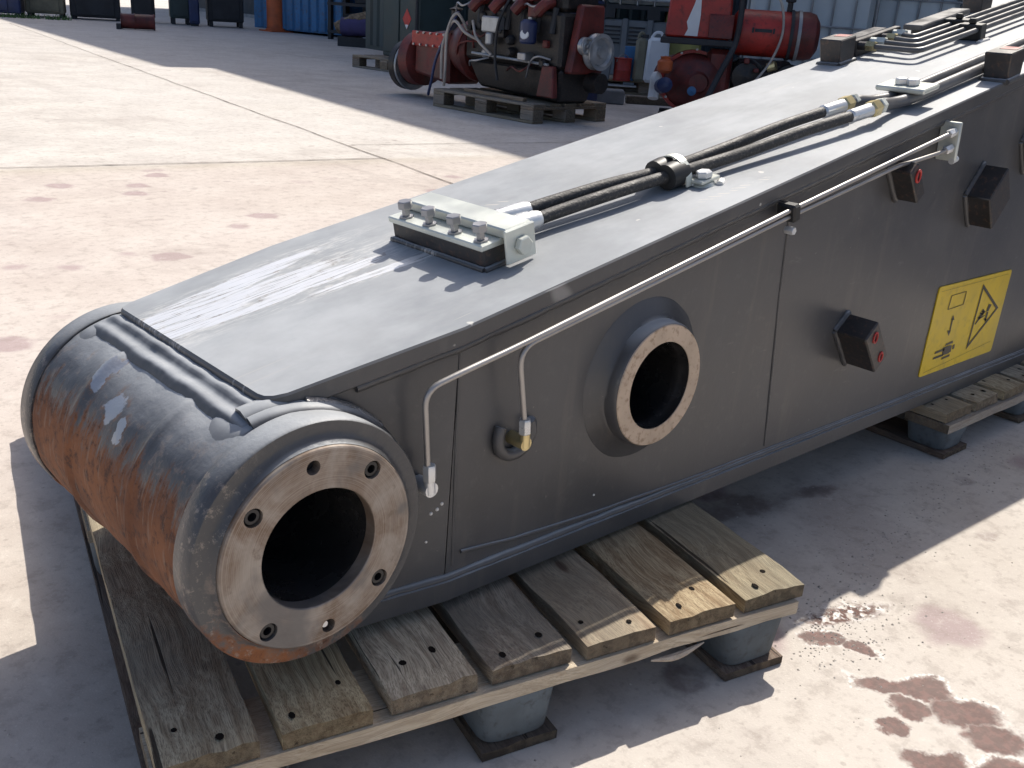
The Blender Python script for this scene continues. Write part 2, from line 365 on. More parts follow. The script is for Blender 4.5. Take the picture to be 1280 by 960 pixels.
def wood_mat(name, c1, c2, dark, axis=1, grey=(.30, .27, .22)):
    t = NT(name); o = t.obj(); r = t.rand()
    off = t.comb(t.math('MULTIPLY', r, 13.0), t.math('MULTIPLY', r, 7.0), t.math('MULTIPLY', r, 3.0))
    v = t.vmath('ADD', t.scaled(o, (1 / S, 1 / S, 1 / S)), off)
    sc_ = (30, 1.2, 30) if axis == 1 else (1.2, 30, 30)
    g = t.vmath('ADD', t.scaled(v, sc_), t.scaled(t.noise(v, 3.0, 2, col=True), (2.6, 2.6, 2.6)))
    ring = t.noise(g, 2.6, 4, .6, .5); fib = t.noise(t.scaled(g, (5, 1.5, 5) if axis == 1 else (1.5, 5, 5)), 4, 3, .7)
    col = t.mix(t.ramp(ring, .32, .66), c1, c2)
    col = t.mix(t.math('MULTIPLY', t.ramp(fib, .46, .62), .62), col, dark)
    wea = t.noise(v, 3.2, 4); col = t.mix(t.math('MULTIPLY', t.ramp(wea, .40, .66), .6), col, grey)
    crack = t.ramp(t.noise(t.scaled(v, (52, 1.0, 52) if axis == 1 else (1.0, 52, 52)), 1.4, 2), .665, .70)
    col = t.mix(t.math('MULTIPLY', crack, .9), col, (.03, .02, .014))
    kn = t.n('TexVoronoi', {'Vector': t.scaled(v, (5, 2.2, 5) if axis == 1 else (2.2, 5, 5)), 'Scale': 1.3}, out=0)
    col = t.mix(t.math('MULTIPLY', t.ramp(kn, .085, .04), .75), col, (.07, .035, .018))
    hsv = t.n('HueSaturation', {'Color': col, 'Hue': t.math('ADD', .488, t.math('MULTIPLY', t.math('FRACT', t.math('MULTIPLY', r, 7.7)), .018)), 'Saturation': t.math('ADD', .66, t.math('MULTIPLY', t.math('FRACT', t.math('MULTIPLY', r, 3.3)), .34)), 'Value': t.math('ADD', .72, t.math('MULTIPLY', r, .38))})
    nn_ = t.sep(t.n('TexCoord', out=1)); endf = t.ramp(t.math('ABSOLUTE', nn_[axis]), .6, .8)
    hsv = t.mix(t.math('MULTIPLY', endf, .72), hsv, t.mix(t.ramp(t.noise(v, 60, 3), .4, .6), (.045, .033, .022), (.12, .09, .058)))
    h = t.math('SUBTRACT', t.math('ADD', t.math('MULTIPLY', fib, .7), t.math('MULTIPLY', ring, .3)), t.math('MULTIPLY', crack, 1.5))
    return t.set(col=hsv, rough=.82, spec=.25, normal=t.bump(h, .5, .004))

def steel_face_mat():
    t = NT('machined steel with brown film'); v = t.scaled(t.obj(), (1 / S, 1 / S, 1 / S)); x, y, z = t.sep(v)
    rad = t.math('SQRT', t.math('ADD', t.math('MULTIPLY', x, x), t.math('MULTIPLY', z, z)))
    turn = t.n('TexNoise', {'W': t.math('MULTIPLY', rad, 500.0), 'Scale': 1.0, 'Detail': 3}, noise_dimensions='1D')
    a = t.noise(v, 9, 5, .65, .6); b = t.noise(v, 28, 4, .7)
    col = t.mix(t.ramp(a, .35, .65), (.16, .105, .07), (.34, .30, .26))
    col = t.mix(t.math('MULTIPLY', t.ramp(turn, .4, .7), .35), col, (.42, .37, .32))
    col = t.mix(t.math('MULTIPLY', t.ramp(b, .58, .72), .6), col, (.14, .10, .075))
    col = t.mix(t.math('MULTIPLY', t.ramp(t.noise(v, 6, 4, .6), .50, .64), .8), col, (.13, .125, .125))
    return t.set(col=col, metal=.35, rough=t.fmix(a, .42, .58), normal=t.bump(t.math('ADD', turn, b), .12, .002))

M_ground = ground_mat()
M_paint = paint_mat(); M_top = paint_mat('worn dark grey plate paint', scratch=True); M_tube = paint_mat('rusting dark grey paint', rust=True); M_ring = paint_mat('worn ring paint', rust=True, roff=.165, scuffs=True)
M_weld = simple('scuffed weld metal', (.30, .29, .28), .32, .55, .5, 30, bump=.5)
M_face = steel_face_mat()
M_bossface = simple('machined boss steel', (.50, .40, .31), .5, .3, .22, 14, dirt=(.20, .13, .08))
M_grease = simple('greased bore', (.028, .027, .027), .24, 0, .3, 20)
M_bolt = simple('black oxide bolts', (.03, .03, .032), .38, .3)
M_zinc = simple('yellow zinc plating', (.68, .70, .63), .36, .35, .15, 12)
M_silver = simple('silver zinc plating', (.70, .71, .71), .33, .5, .12, 14)
M_steel = simple('dull steel bolts', (.36, .36, .37), .38, .7, .2, 14)
M_brass = simple('brassy zinc nuts', (.62, .52, .28), .32, .8, .2, 14)
M_pipe = simple('bare steel pipe', (.38, .36, .34), .38, .6, .15, 10)
M_pipep = simple('grey painted pipe', (.115, .112, .112), .36, 0, .15, 20)
M_hose = simple('black rubber hose', (.040, .038, .036), .6, 0, .35, 30, dirt=(.16, .145, .125), bump=.3)
M_rubber = simple('black rubber clamp', (.018, .018, .018), .5, 0, .2)
M_block = simple('black welded block', (.035, .033, .034), .45, 0, .3, 14, dirt=(.12, .07, .05))
M_red = simple('red paint marker', (.50, .04, .035), .5)
M_pink = simple('rubbed red mark', (.33, .10, .085), .6, 0, .5, 40)
M_yellow = simple('yellow decal film', (.72, .50, .018), .42, 0, .16, 5, bump=.02, dirt=(.50, .35, .03))
M_ink = simple('black decal ink', (.035, .03, .022), .45)
M_white = simple('white chipped primer', (.72, .70, .66), .7)
M_nail = simple('rusty nail hole', (.014, .011, .009), .95, 0, .2, 6, spec=.1)
M_wood = wood_mat('weathered pallet wood', (.34, .245, .135), (.60, .49, .30), (.14, .095, .052), grey=(.22, .205, .155))
M_woodx = wood_mat('raw bearer wood', (.44, .35, .24), (.60, .51, .37), (.30, .22, .14), axis=0, grey=(.42, .36, .28))
M_woodd = wood_mat('dirty pallet wood', (.13, .075, .045), (.22, .15, .095), (.07, .045, .03), grey=(.12, .10, .085))
M_woodb = wood_mat('yard pallet wood', (.26, .19, .12), (.38, .30, .20), (.16, .11, .07), grey=(.24, .21, .17))
M_foot = simple('grey pressed pallet foot', (.115, .135, .148), .85, 0, .35, 9, bump=.3, dirt=(.06, .06, .06))

# ------------------------------------------------------------------ setting: yard
g = MB()
g.add([(-700, -700, 0), (1400, -700, 0), (1400, 1400, 0), (-700, 1400, 0)], [(0, 1, 2, 3)])
tag(g.build('yard_ground', M_ground), kind='structure')
M_joint = simple('joint filler', (.17, .14, .12), .95, 0, .4, 20)
random.seed(4)
def joint(a, b, wd, seed):
    a, b = Vector((*a, 0)), Vector((*b, 0)); d = (b - a); n = max(12, int(d.length / .05)); p = Vector((-d.y, d.x, 0)).normalized()
    mb = MB(); vs = []
    for i in range(n + 1):
        q = a + d * i / n; q = q + p * .02 * noise.noise(q * 1.4)
        ww = wd * (.55 + .75 * abs(noise.noise(q * 7 + Vector((seed, 0, 0)))) + .5 * max(0, noise.noise(q * 30)))
        vs += [q + p * ww + Vector((0, 0, .005)), q - p * ww * (.6 + .5 * abs(noise.noise(q * 18))) + Vector((0, 0, .005))]
    mb.add(vs, [(2 * i, 2 * i + 1, 2 * i + 3, 2 * i + 2) for i in range(n)])
    tag(mb.build('expansion_joint', M_joint, fix=False), kind='structure')
joint((6.8, 23.6), (3.10, 2.0), .008, 1)
joint((3.10, 2.0), (2.2, -3.2), .009, 2)
joint((-4.0, 6.35), (3.62, 4.90), .010, 3)
joint((3.75, 5.55), (8.5, 4.5), .008, 4)

# ------------------------------------------------------------------ the excavator arm
arm = thing('excavator_arm', 'dark grey welded excavator arm with rusty pin tube, lying across the wooden pallets', 'excavator arm', (0, 0, GZ))
arm.rotation_euler = (0, R(1.459), 0)
SL = .2262; Z0 = .201
NV = Vector((-SL, 0, 1)).normalized(); EX = Vector((1, 0, SL)).normalized(); EY = Vector((0, 1, 0))
XB, XE = 3.5, 4.7
def zt(x): return Z0 + SL * min(x, XB) - .30 * max(0, x - XB)
def yn(x): return .045 + .127 * max(0, .27 - x)
def yf(x): return .660 - yn(x)
ZB = -.2045
def tp(x, y, h=0): return Vector((x, y, zt(x))) + NV * h
# top plate with rounded tip corners
mb = MB(); T = .03
st = [(-.034, .030, .016), (-.031, .016, .008), (-.022, .006, .003), (-.004, 0, 0)] + [(x, 0, 0) for x in (.12, .27, .6, 1.0, 1.5, 2.0, 2.5, 3.0, XB, 4.1, XE)]
rows = []
for x, ia, ib in st:
    a, b = yn(x) + ia, yf(x) - ib
    rows.append([Vector((x, a, zt(x))), Vector((x, b, zt(x))), Vector((x, b, zt(x) - T)), Vector((x, a, zt(x) - T))])
vs = [p for r_ in rows for p in r_]; fs = [(0, 1, 2, 3)]
for i in range(len(rows) - 1):
    for k in range(4): fs.append((4 * i + k, 4 * i + (k + 1) % 4, 4 * i + 4 + (k + 1) % 4, 4 * i + 4 + k))
fs.append(tuple(range(4 * len(rows) - 4, 4 * len(rows)))[::-1]); mb.add(vs, fs)
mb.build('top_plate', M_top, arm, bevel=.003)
# side plates: tip piece and main piece, the near main piece pierced for the boss
def circ(cx_, cz_, r, n=40): return [(cx_ + r * math.cos(2 * math.pi * k / n), cz_ + r * math.sin(2 * math.pi * k / n)) for k in range(n)]
BX, BZ = .714, .097
INS = .011
tip = [(.27, ZB + .02), (.27, zt(.27) - .02)] + [(-.015, zt(-.015) - .02)] + [(.166 * math.cos(R(a)), .166 * math.sin(R(a))) for a in range(96, -76, -6)] + [(.06, ZB + .02)]
main = [(.272, ZB + .02), (XE - .03, ZB + .02), (XE - .03, zt(XE - .03) - .02), (XB, zt(XB) - .02), (2.4, zt(2.4) - .02), (1.2, zt(1.2) - .02), (.272, zt(.272) - .02)]
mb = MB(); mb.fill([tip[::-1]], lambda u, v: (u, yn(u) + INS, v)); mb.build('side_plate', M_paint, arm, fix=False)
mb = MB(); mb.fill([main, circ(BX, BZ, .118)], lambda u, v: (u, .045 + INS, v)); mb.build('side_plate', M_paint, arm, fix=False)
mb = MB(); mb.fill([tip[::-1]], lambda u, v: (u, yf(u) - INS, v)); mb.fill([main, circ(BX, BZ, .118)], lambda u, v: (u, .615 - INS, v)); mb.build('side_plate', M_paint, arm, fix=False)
mb = MB()
for x0, x1 in ((.055, .27), (.27, 1.4), (1.4, 2.8), (2.8, XE)):
    mb.hexa([(x0, yn(x0) - .002, ZB), (x1, yn(x1) - .002, ZB), (x1, yf(x1), ZB), (x0, yf(x0), ZB), (x0, yn(x0) - .002, ZB + .035), (x1, yn(x1) - .002, ZB + .035), (x1, yf(x1), ZB + .035), (x0, yf(x0), ZB + .035)])
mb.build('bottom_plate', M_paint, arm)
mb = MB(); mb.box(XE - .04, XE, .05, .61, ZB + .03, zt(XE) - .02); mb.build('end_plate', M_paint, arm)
# fillet welds along the plate edges
def fil(pts, r, seed, name='weld_bead', m=None, n=7, step=.006):
    b_ = MB(); bead(b_, pts, r, seed, step, n); return b_.build(name, m or M_paint, arm, smooth=60)
fil([(x, yn(x) + INS - .001, zt(x) - T - .003) for x in (.10, .27, .9, 1.6, 2.4, 3.4)], .009, 1, step=.012)
fil([(.30, .054, -.128), (.42, .055, -.142), (.62, .055, -.153), (.95, .055, -.160), (1.6, .055, -.163), (3.4, .055, -.163)], .0032, 3, step=.012)
fil([(x, yn(x) + INS - .001, ZB + .036) for x in (.10, .27, .6, 1.0, 2.0, 3.4)], .0075, 4, step=.012)
fil([(.272, yn(.27) + INS, .225), (.275, .056, .1), (.285, .056, -.15)], .0022, 5, step=.010)
fil([(1.115, .056, .40), (1.135, .056, .2), (1.185, .056, -.15)], .003, 6, step=.010)
# pin tube, its rings and the bolted bearing face
mb = MB()
prof = [(.176, .064)]
for k in range(1, 60):
    y_ = .064 + (.532) * k / 60; r_ = .1765
    if .225 < y_ < .43: r_ -= .0015
    prof.append((r_, y_))
prof.append((.176, .596))
mb.open_lathe(prof, (0, 0, 0), (0, 1, 0), 96)
def ridge(v):   # worn girth welds, ground flush near the plate
    a = math.degrees(math.atan2(v[2], v[0])); k = min(1, max(0, (a - 112) / 8)) if a > 0 else 1
    return k * sum(.005 * math.exp(-((v[1] - yc - .004 * noise.noise(Vector(v) * 9)) / .009) ** 2) for yc in (.212, .443))
mb.v = [tuple(Vector(v) + Vector((v[0], 0, v[2])).normalized() * (ridge(v) + .0022 * noise.noise(Vector(v) * 14) + .0012 * noise.noise(Vector(v) * 45))) for v in mb.v]
mb.build('pin_tube', M_tube, arm, smooth=60)
for y0, sg in ((.018, 1), (.642, -1)):
    mb = MB()
    pr = [(.1500, -.012), (.153, -.007), (.158, -.002), (.164, 0), (.1785, 0), (.181, .003), (.181, .043), (.179, .0455), (.170, .0455)]
    mb.open_lathe(pr, (0, y0, 0), (0, sg, 0), 96); mb.build('end_ring', M_ring, arm, smooth=40)
hol = [(50.7, .1265), (142.5, .1265), (231.7, .1285), (-38.7, .1265), (96.2, .1255), (-83.5, .128)]
mb = MB()
lo = [circ(0, 0, .1465, 96), circ(0, 0, .0900, 72)] + [circ(r_ * math.cos(R(a)), r_ * math.sin(R(a)), .0135 if i < 4 else .0105, 20) for i, (a, r_) in enumerate(hol)]
mb.fill(lo, lambda u, v: (u, 0, v), flip=False)
mb.open_lathe([(.1465, 0), (.1485, .0018), (.1495, .008)], (0, 0, 0), (0, 1, 0), 96)
mb.open_lathe([(.0900, 0), (.0886, .0015), (.0886, .03)], (0, 0, 0), (0, 1, 0), 72)
for i, (a, r_) in enumerate(hol):
    q = .0135 if i < 4 else .0105
    mb.open_lathe([(q, 0), (q, .02)], (r_ * math.cos(R(a)), 0, r_ * math.sin(R(a))), (0, 1, 0), 20)
bearing = mb.build('bearing_face', M_face, arm, fix=False, smooth=30)
mb = MB(); mb.open_lathe([(.0884, .022), (.0884, .32), (.0, .32)], (0, 0, 0), (0, 1, 0), 72)
mb.build('bore', M_grease, arm)
mb = MB(); mb.lathe([(.0001, .000), (.0062, .000), (.0062, -.012), (.0105, -.012), (.0115, -.0108), (.0118, .004), (.0001, .004)], (0, .0125, 0), (0, 1, 0), 24)
mb.v = [tuple(v) for v in mb.v]
bolt0 = mb.build('socket_bolt', M_bolt, arm); first = True
for i, (a, r_) in enumerate(hol[:4]):
    loc = (r_ * math.cos(R(a)), 0.003, r_ * math.sin(R(a)))
    if first: bolt0.location = Vector(loc) * S; first = False
    else: inst(bolt0, loc, (0, R(31 * i), 0), arm)
mb = MB(); mb.lathe([(.0105, 0), (.0105, .004), (.0, .004)], (0, .016, 0), (0, 1, 0), 20); pl = mb.build('hole_plug', M_bolt, arm)
pl.location = Vector((hol[4][1] * math.cos(R(hol[4][0])), 0, hol[4][1] * math.sin(R(hol[4][0])))) * S
inst(pl, (hol[5][1] * math.cos(R(hol[5][0])), 0, hol[5][1] * math.sin(R(hol[5][0]))), (0, 0, 0), arm)
mb = MB(); mb.lathe([(.0048, 0), (.0048, .014)], (hol[5][1] * math.cos(R(hol[5][0])) - .005, .002, hol[5][1] * math.sin(R(hol[5][0])) + .003), (0, 1, 0), 14); mb.build('lock_pin', M_silver, arm)
# welds where the plates meet the tube
mb = MB(); NY, NA = 110, 14     # broad double-pass weld between the plate end and the tube
for i in range(NY + 1):
    y_ = .078 + .512 * i / NY; e = min(1, min(i, NY - i) / 7) ** .5
    for k in range(NA + 1):
        t_ = k / NA; a = R(99.5 + 17.5 * t_ + 1.2 * noise.noise(Vector((y_ * 11, 2, 0))) * t_)
        hgt = .0105 * (1 - t_) ** 1.3 + .0042 * math.sin(math.pi * min(1, t_ / .45)) ** 2 + .0050 * math.sin(math.pi * max(0, min(1, (t_ - .45) / .55))) ** 2
        hgt = hgt * e * (1 + .18 * noise.noise(Vector((y_ * 26, t_ * 3, 4)))) + .0007 * noise.noise(Vector((y_ * 120, t_ * 6, 1))) - (.0015 if k in (0, NA) else 0)
        rr = .1768 + hgt; mb.v.append((rr * math.cos(a), y_, rr * math.sin(a)))
for i in range(NY):
    for k in range(NA):
        q = i * (NA + 1) + k; mb.f.append((q, q + 1, q + NA + 2, q + NA + 1)); mb.mi.append(0)
mb.build('weld_seam', M_paint, arm, smooth=60)
def arcw(y_, r_, a0, a1, st_=4): return [(r_ * math.cos(R(a)), y_ + .127 * 0, r_ * math.sin(R(a))) for a in range(a0, a1, -st_ if a1 < a0 else st_)]
for i, (r_, off, rad) in enumerate(((.183, -.010, .010), (.166, .003, .027), (.168, -.016, .020))):
    pts = [(r_ * math.cos(R(a)), yn(r_ * math.cos(R(a))) + INS + off, r_ * math.sin(R(a))) for a in range(110 - (26 if i == 0 else 0), 26 + (16 if i == 0 else 0), -4)]
    fil(pts, rad, 20 + i, m=M_weld if i == 0 else M_paint, n=9)
# weld pads on the tube
for j, (y0, y1) in enumerate(((.070, .15), (.555, .594))):
    mb = MB(); na, ny = 14, 8
    for i in range(na + 1):
        for k in range(ny + 1):
            a = 97 + (28 - (10 if j == 0 else 4) * abs(2 * k / ny - 1) ** 2) * i / na; yy = y0 + (y1 - y0) * k / ny
            rr = .1765 + .0034 * min(1, 4 * min(i + .2, na - i) / na, 4 * min(k, ny - k) / ny + .1)
            mb.v.append((rr * math.cos(R(a)), yy, rr * math.sin(R(a))))
    for i in range(na):
        for k in range(ny):
            q = i * (ny + 1) + k; mb.f.append((q, q + 1, q + ny + 2, q + ny + 1)); mb.mi.append(0)
    mb.build('weld_pad', M_paint, arm, smooth=60)
# cross-pin boss in the side
mb = MB()
mb.open_lathe([(.0826, 0), (.0832, -.0012), (.1135, -.0012), (.115, .0006)], (BX, .012, BZ), (0, 1, 0), 72)
boss = mb.build('pin_boss', M_bossface, arm)
mb = MB(); mb.open_lathe([(.115, .0125), (.118, .016), (.119, .031), (.120, .037), (.125, .0390), (.128, .0445), (.134, .0450), (.137, .0495), (.144, .0502), (.147, .0535), (.152, .0540), (.155, .0568)], (BX, 0, BZ), (0, 1, 0), 72)
mb.v = [tuple(Vector(v) + Vector((0, .0016 * noise.noise(Vector(v) * 25), 0))) for v in mb.v]
mb.build('boss_collar', M_paint, boss, smooth=60)
mb = MB(); mb.open_lathe([(.0828, .012), (.0828, .03), (.0815, .032), (.0815, .05), (.0825, .052), (.0825, .62), (0, .62)], (BX, 0, BZ), (0, 1, 0), 64)
mb.build('boss_bore', M_grease, boss)
# slanted blocks welded to the side
def sblock(p, d1, d2, dep, tap=.0, marks=()):
    b_ = MB(); p = Vector((p[0], 0, p[1])); d1 = Vector((d1[0], 0, d1[1])); d2 = Vector((d2[0], 0, d2[1]))
    y0, y1 = .058, .045 - dep
    Q = [p, p + d2, p + d1 + d2, p + d1]
    b_.hexa([q + Vector((0, y0, 0)) for q in Q] + [q + Vector((0, y1, 0)) for q in Q])
    o = b_.build('welded_block', M_block, arm, bevel=.003)
    w_ = MB(); bead(w_, [q + Vector((0, .053, 0)) for q in Q] + [p + Vector((0, .053, 0))], .007, p.x * 9); w_.build('weld_bead', M_paint, o, smooth=60)
    for (u, v, r_) in marks:
        k = MB(); c_ = p + d1 * u + d2 * v + Vector((0, y1 - .0012, 0))
        k.tube([c_ + Vector((r_ * math.cos(a) * .7, 0, r_ * math.sin(a))) for a in [2 * math.pi * q / 16 for q in range(17)]], r_ * .22, 6, False); k.build('paint_mark', M_red, o)
    return o
sblock((1.393, .088), (.045, .038), (.080, -.092), .070, marks=((.55, .22, .012), (.55, .80, .011)))
sblock((1.487, .450), (.028, .024), (.062, -.070), .046, marks=((.6, .30, .013),))
sblock((1.924, .371), (.070, .078), (.058, -.080), .056)
sblock((2.20, .50), (.07, .075), (.06, -.082), .030)
# steel pipes on the side
def pipe(pts, r, rad, m, name, n=10, parent=None, sub=6):
    b_ = MB(); b_.tube(fillet(pts, rad, sub), r, n); return b_.build(name, m, parent or arm, smooth=60)
pA = pipe([(.203, .030, .045), (.188, .030, .183), (.245, .020, .203), (.361, .020, .2275), (1.064, .020, .393), (1.645, .020, .523), (1.70, .020, .535)], .0048, .035, M_pipe, 'lubrication_pipe')
pB = pipe([(.388, .020, .085), (.360, .020, .222), (1.068, .020, .3815), (1.47, .020, .466), (1.52, .022, .470), (1.665, .020, .4905), (1.70, .020, .497)], .0048, .035, M_pipe, 'lubrication_pipe')
def hexnut(p, axis, r, h, m, name, parent, ph=0.0):
    b_ = MB(); b_.lathe([(.0001, 0), (r * .86, 0), (r, h * .12), (r, h * .88), (r * .86, h), (.0001, h)], p, axis, 6, ph); return b_.build(name, m, parent, smooth=25)
hexnut((.2045, .030, .062), (.08, 0, -1), .0105, .028, M_silver, 'pipe_nut', pA)
b_ = MB(); b_.cyl((.206, .030, .036), (.209, .030, .014), .0085, 12); b_.cyl((.209, .026, .020), (.209, .062, .020), .012, 14); b_.build('elbow_fitting', M_silver, pA)
hexnut((.3865, .020, .100), (.1, 0, -1), .0105, .026, M_silver, 'pipe_nut', pB)
b_ = MB(); b_.cyl((.390, .020, .075), (.393, .022, .050), .0085, 12); b_.cyl((.393, .018, .055), (.393, .062, .055), .0115, 14); b_.build('elbow_fitting', M_brass, pB)
b_ = MB(); bead(b_, [(.393 + .036 * math.cos(R(a)), .048, .062 + .036 * math.sin(R(a))) for a in range(150, 400, 10)], .011, 7); b_.build('fitting_guard', M_paint, arm, smooth=60)
b_ = MB(); b_.obox((1.067, .020, .3875), (1, 0, .228), (0, 1, 0), (-.228, 0, 1), -.011, .011, -.013, .030, -.017, .017); b_.build('pipe_clamp', M_rubber, arm, bevel=.004)
hexnut((1.070, .03, .352), (0, -1, 0), .0085, .02, M_silver, 'clamp_bolt', arm)
b_ = MB(); b_.obox((1.712, 0, .513), (1, 0, .22), (0, 1, 0), (-.12, 0, 1), -.005, .005, .008, .056, -.044, .044); pe = b_.build('pipe_end_bracket', M_zinc, arm, bevel=.002)
hexnut((1.675, .020, .5295), (1, 0, .228), .0098, .03, M_silver, 'pipe_nut', pe); hexnut((1.675, .020, .4925), (1, 0, .228), .0098, .03, M_silver, 'pipe_nut', pe)
b_ = MB(); b_.cyl((1.712, .016, .468), (1.735, .016, .474), .0075, 10); b_.build('bracket_stub', M_silver, pe)
# paint chips on the tip plate
chips = [(.229, .020), (.257, -.030), (.249, -.038), (.238, -.043), (.232, -.092), (.62, -.115)]
for i, (cx_, cz_) in enumerate(chips):
    b_ = MB(); n = 7; yy = yn(cx_) + INS - .0015; r_ = .0035 if i < 4 else .0025
    b_.lathe([(0, 0), (r_ * .7, 0), (r_, .002)], (cx_, yy, cz_), (0, 1, 0), n, i); b_.build('paint_chip', M_white, arm)
# ------------------------------------------------------------------ warning decal
DX0, DX1, DZ0, DZ1 = 1.907, 2.377, -.120, .132
TL, TR, BL = (300, 230), (833, 115), (128, 912)
def duv(px, py):
    ax_, ay_ = TR[0] - TL[0], TR[1] - TL[1]; bx_, by_ = BL[0] - TL[0], BL[1] - TL[1]
    det = ax_ * by_ - ay_ * bx_; dx, dy = px - TL[0], py - TL[1]
    u = (dx * by_ - dy * bx_) / det; v = (ax_ * dy - ay_ * dx) / det
    return DX0 + u * (DX1 - DX0), DZ1 - v * (DZ1 - DZ0)
YD = .045 + INS
b_ = MB()
rc = .010; out = []
for cx_, cz_, a0 in ((DX1 - rc, DZ1 - rc, 0), (DX0 + rc, DZ1 - rc, 90), (DX0 + rc, DZ0 + rc, 180), (DX1 - rc, DZ0 + rc, 270)):
    out += [(cx_ + rc * math.cos(R(a0 + k * 18)), cz_ + rc * math.sin(R(a0 + k * 18))) for k in range(6)]
b_.fill([out], lambda u, v: (u, YD - .0030, v)); 
n0 = len(out)
b_.add([(u, YD - .003, v) for u, v in out] + [(u, YD + .002, v) for u, v in out], [(i, (i + 1) % n0, n0 + (i + 1) % n0, n0 + i) for i in range(n0)])
decal = b_.build('warning_decal', M_yellow, arm, smooth=20); decal['label'] = 'yellow crush-hazard warning decal with black pictograms'
def ink(polys, name):
    k = MB()
    for p in polys:
        q = [duv(*a) for a in p]
        ar = sum(q[i][0] * q[(i + 1) % len(q)][1] - q[(i + 1) % len(q)][0] * q[i][1] for i in range(len(q)))
        if ar < 0: q = q[::-1]
        k.fill([q], lambda u, v: (u, YD - .0042, v))
    k.build(name, M_ink, decal, fix=False)
def stroke(a, b, wd, wd2=None):
    a, b = Vector(a), Vector(b); p = Vector((-(b - a).y, (b - a).x)).normalized(); w2 = wd if wd2 is None else wd2
    return [tuple(a + p * wd), tuple(b + p * w2), tuple(b - p * w2), tuple(a - p * wd)]
rect = [(375, 297), (478, 272), (452, 372), (343, 402)]
ink([stroke(rect[i], rect[(i + 1) % 4], 2.2) for i in range(4)], 'hazard_zone_outline')
ink([[(380, 448), (386, 490), (364, 484)], [(341, 612), (358, 570), (334, 566)], stroke((373, 480), (350, 578), 4)], 'distance_arrow')
ink([[(225, 785), (232, 768), (302, 750), (296, 768)], [(238, 742), (246, 724), (312, 706), (305, 726)], [(300, 700), (340, 690), (362, 690), (352, 742), (330, 756), (290, 764)],
     [(312, 690), (322, 672), (372, 654), (368, 674)], [(282, 797), (290, 780), (346, 762), (340, 780)], [(362, 722), (372, 690), (384, 686), (378, 716), (368, 728)]], 'person_pictogram')
tri = [(603, 222), (718, 425), (462, 747)]
def ring3(t_, k):
    c_ = Vector((sum(p[0] for p in t_) / 3, sum(p[1] for p in t_) / 3)); return [tuple(c_ + (Vector(p) - c_) * k) for p in t_]
ti = ring3(tri, .84)
ink([[tri[i], tri[(i + 1) % 3], ti[(i + 1) % 3], ti[i]] for i in range(3)], 'warning_triangle')
ink([stroke((535, 545), (575, 490), 4, 7), stroke((560, 500), (612, 440), 8, 10), stroke((575, 455), (600, 470), 6), stroke((600, 425), (596, 452), 5), stroke((572, 500), (610, 478), 5, 3),
     stroke((655, 390), (630, 445), 11, 8), stroke((632, 452), (612, 530), 7, 5), stroke((605, 505), (622, 520), 8), stroke((585, 440), (608, 455), 5)], 'crushed_hand_pictogram')
brd = [(308, 262), (800, 150), (655, 708), (155, 880)]
ink([stroke(brd[i], brd[(i + 1) % 4], .9) for i in (0, 2)], 'border_line')
# ------------------------------------------------------------------ fittings on the top plate
def tbox(b_, x0, x1, y0, y1, h0, h1, taper=0, mi=0): b_.obox(tp(0, 0), EX, EY, NV, x0 / EX.x, x1 / EX.x, y0, y1, h0, h1, taper, mi)
b_ = MB(); tbox(b_, .428, .485, .185, .440, -.002, .036); hb = b_.build('hose_bracket', M_block, arm, bevel=.002)
b_ = MB(); tbox(b_, .420, .486, .180, .440, .0362, .0475); b_.build('bracket_plate', M_zinc, hb, bevel=.002)
b_ = MB(); tbox(b_, .462, .520, .168, .438, .0477, .0655); tbox(b_, .490, .5195, .19, .43, -.001, .0475); b_.build('manifold_bar', M_zinc, hb, bevel=.0025)
b_ = MB(); tbox(b_, .4555, .5205, .160, .1665, .006, .0650); b_.build('end_cheek', M_zinc, hb, bevel=.002)
hexnut(tp(.488, .160, .034), (0, -1, 0), .0165, .013, M_zinc, 'side_bolt', hb, .3)
b_ = MB(); b_.lathe([(.0001, 0), (.0135, 0), (.0135, .003), (.0075, .0032), (.0075, .016), (.0125, .0165), (.0135, .018), (.0135, .029), (.012, .0305), (.0001, .0305)], (0, 0, 0), NV, 6)
b0 = b_.build('hex_bolt', M_steel, hb, smooth=20)
for i, y_ in enumerate((.405, .338, .268, .200)):
    if i == 0: b0.location = tp(.437, y_, .0476) * S
    else: inst(b0, tp(.437, y_, .0476), (0, 0, 0), hb)
b_ = MB(); bead(b_, [tp(.425, .185, .002), tp(.425, .442, .002)], .006, 31); bead(b_, [tp(.425, .183, .002), tp(.50, .183, .002)], .006, 32); b_.build('weld_bead', M_top, hb, smooth=60)
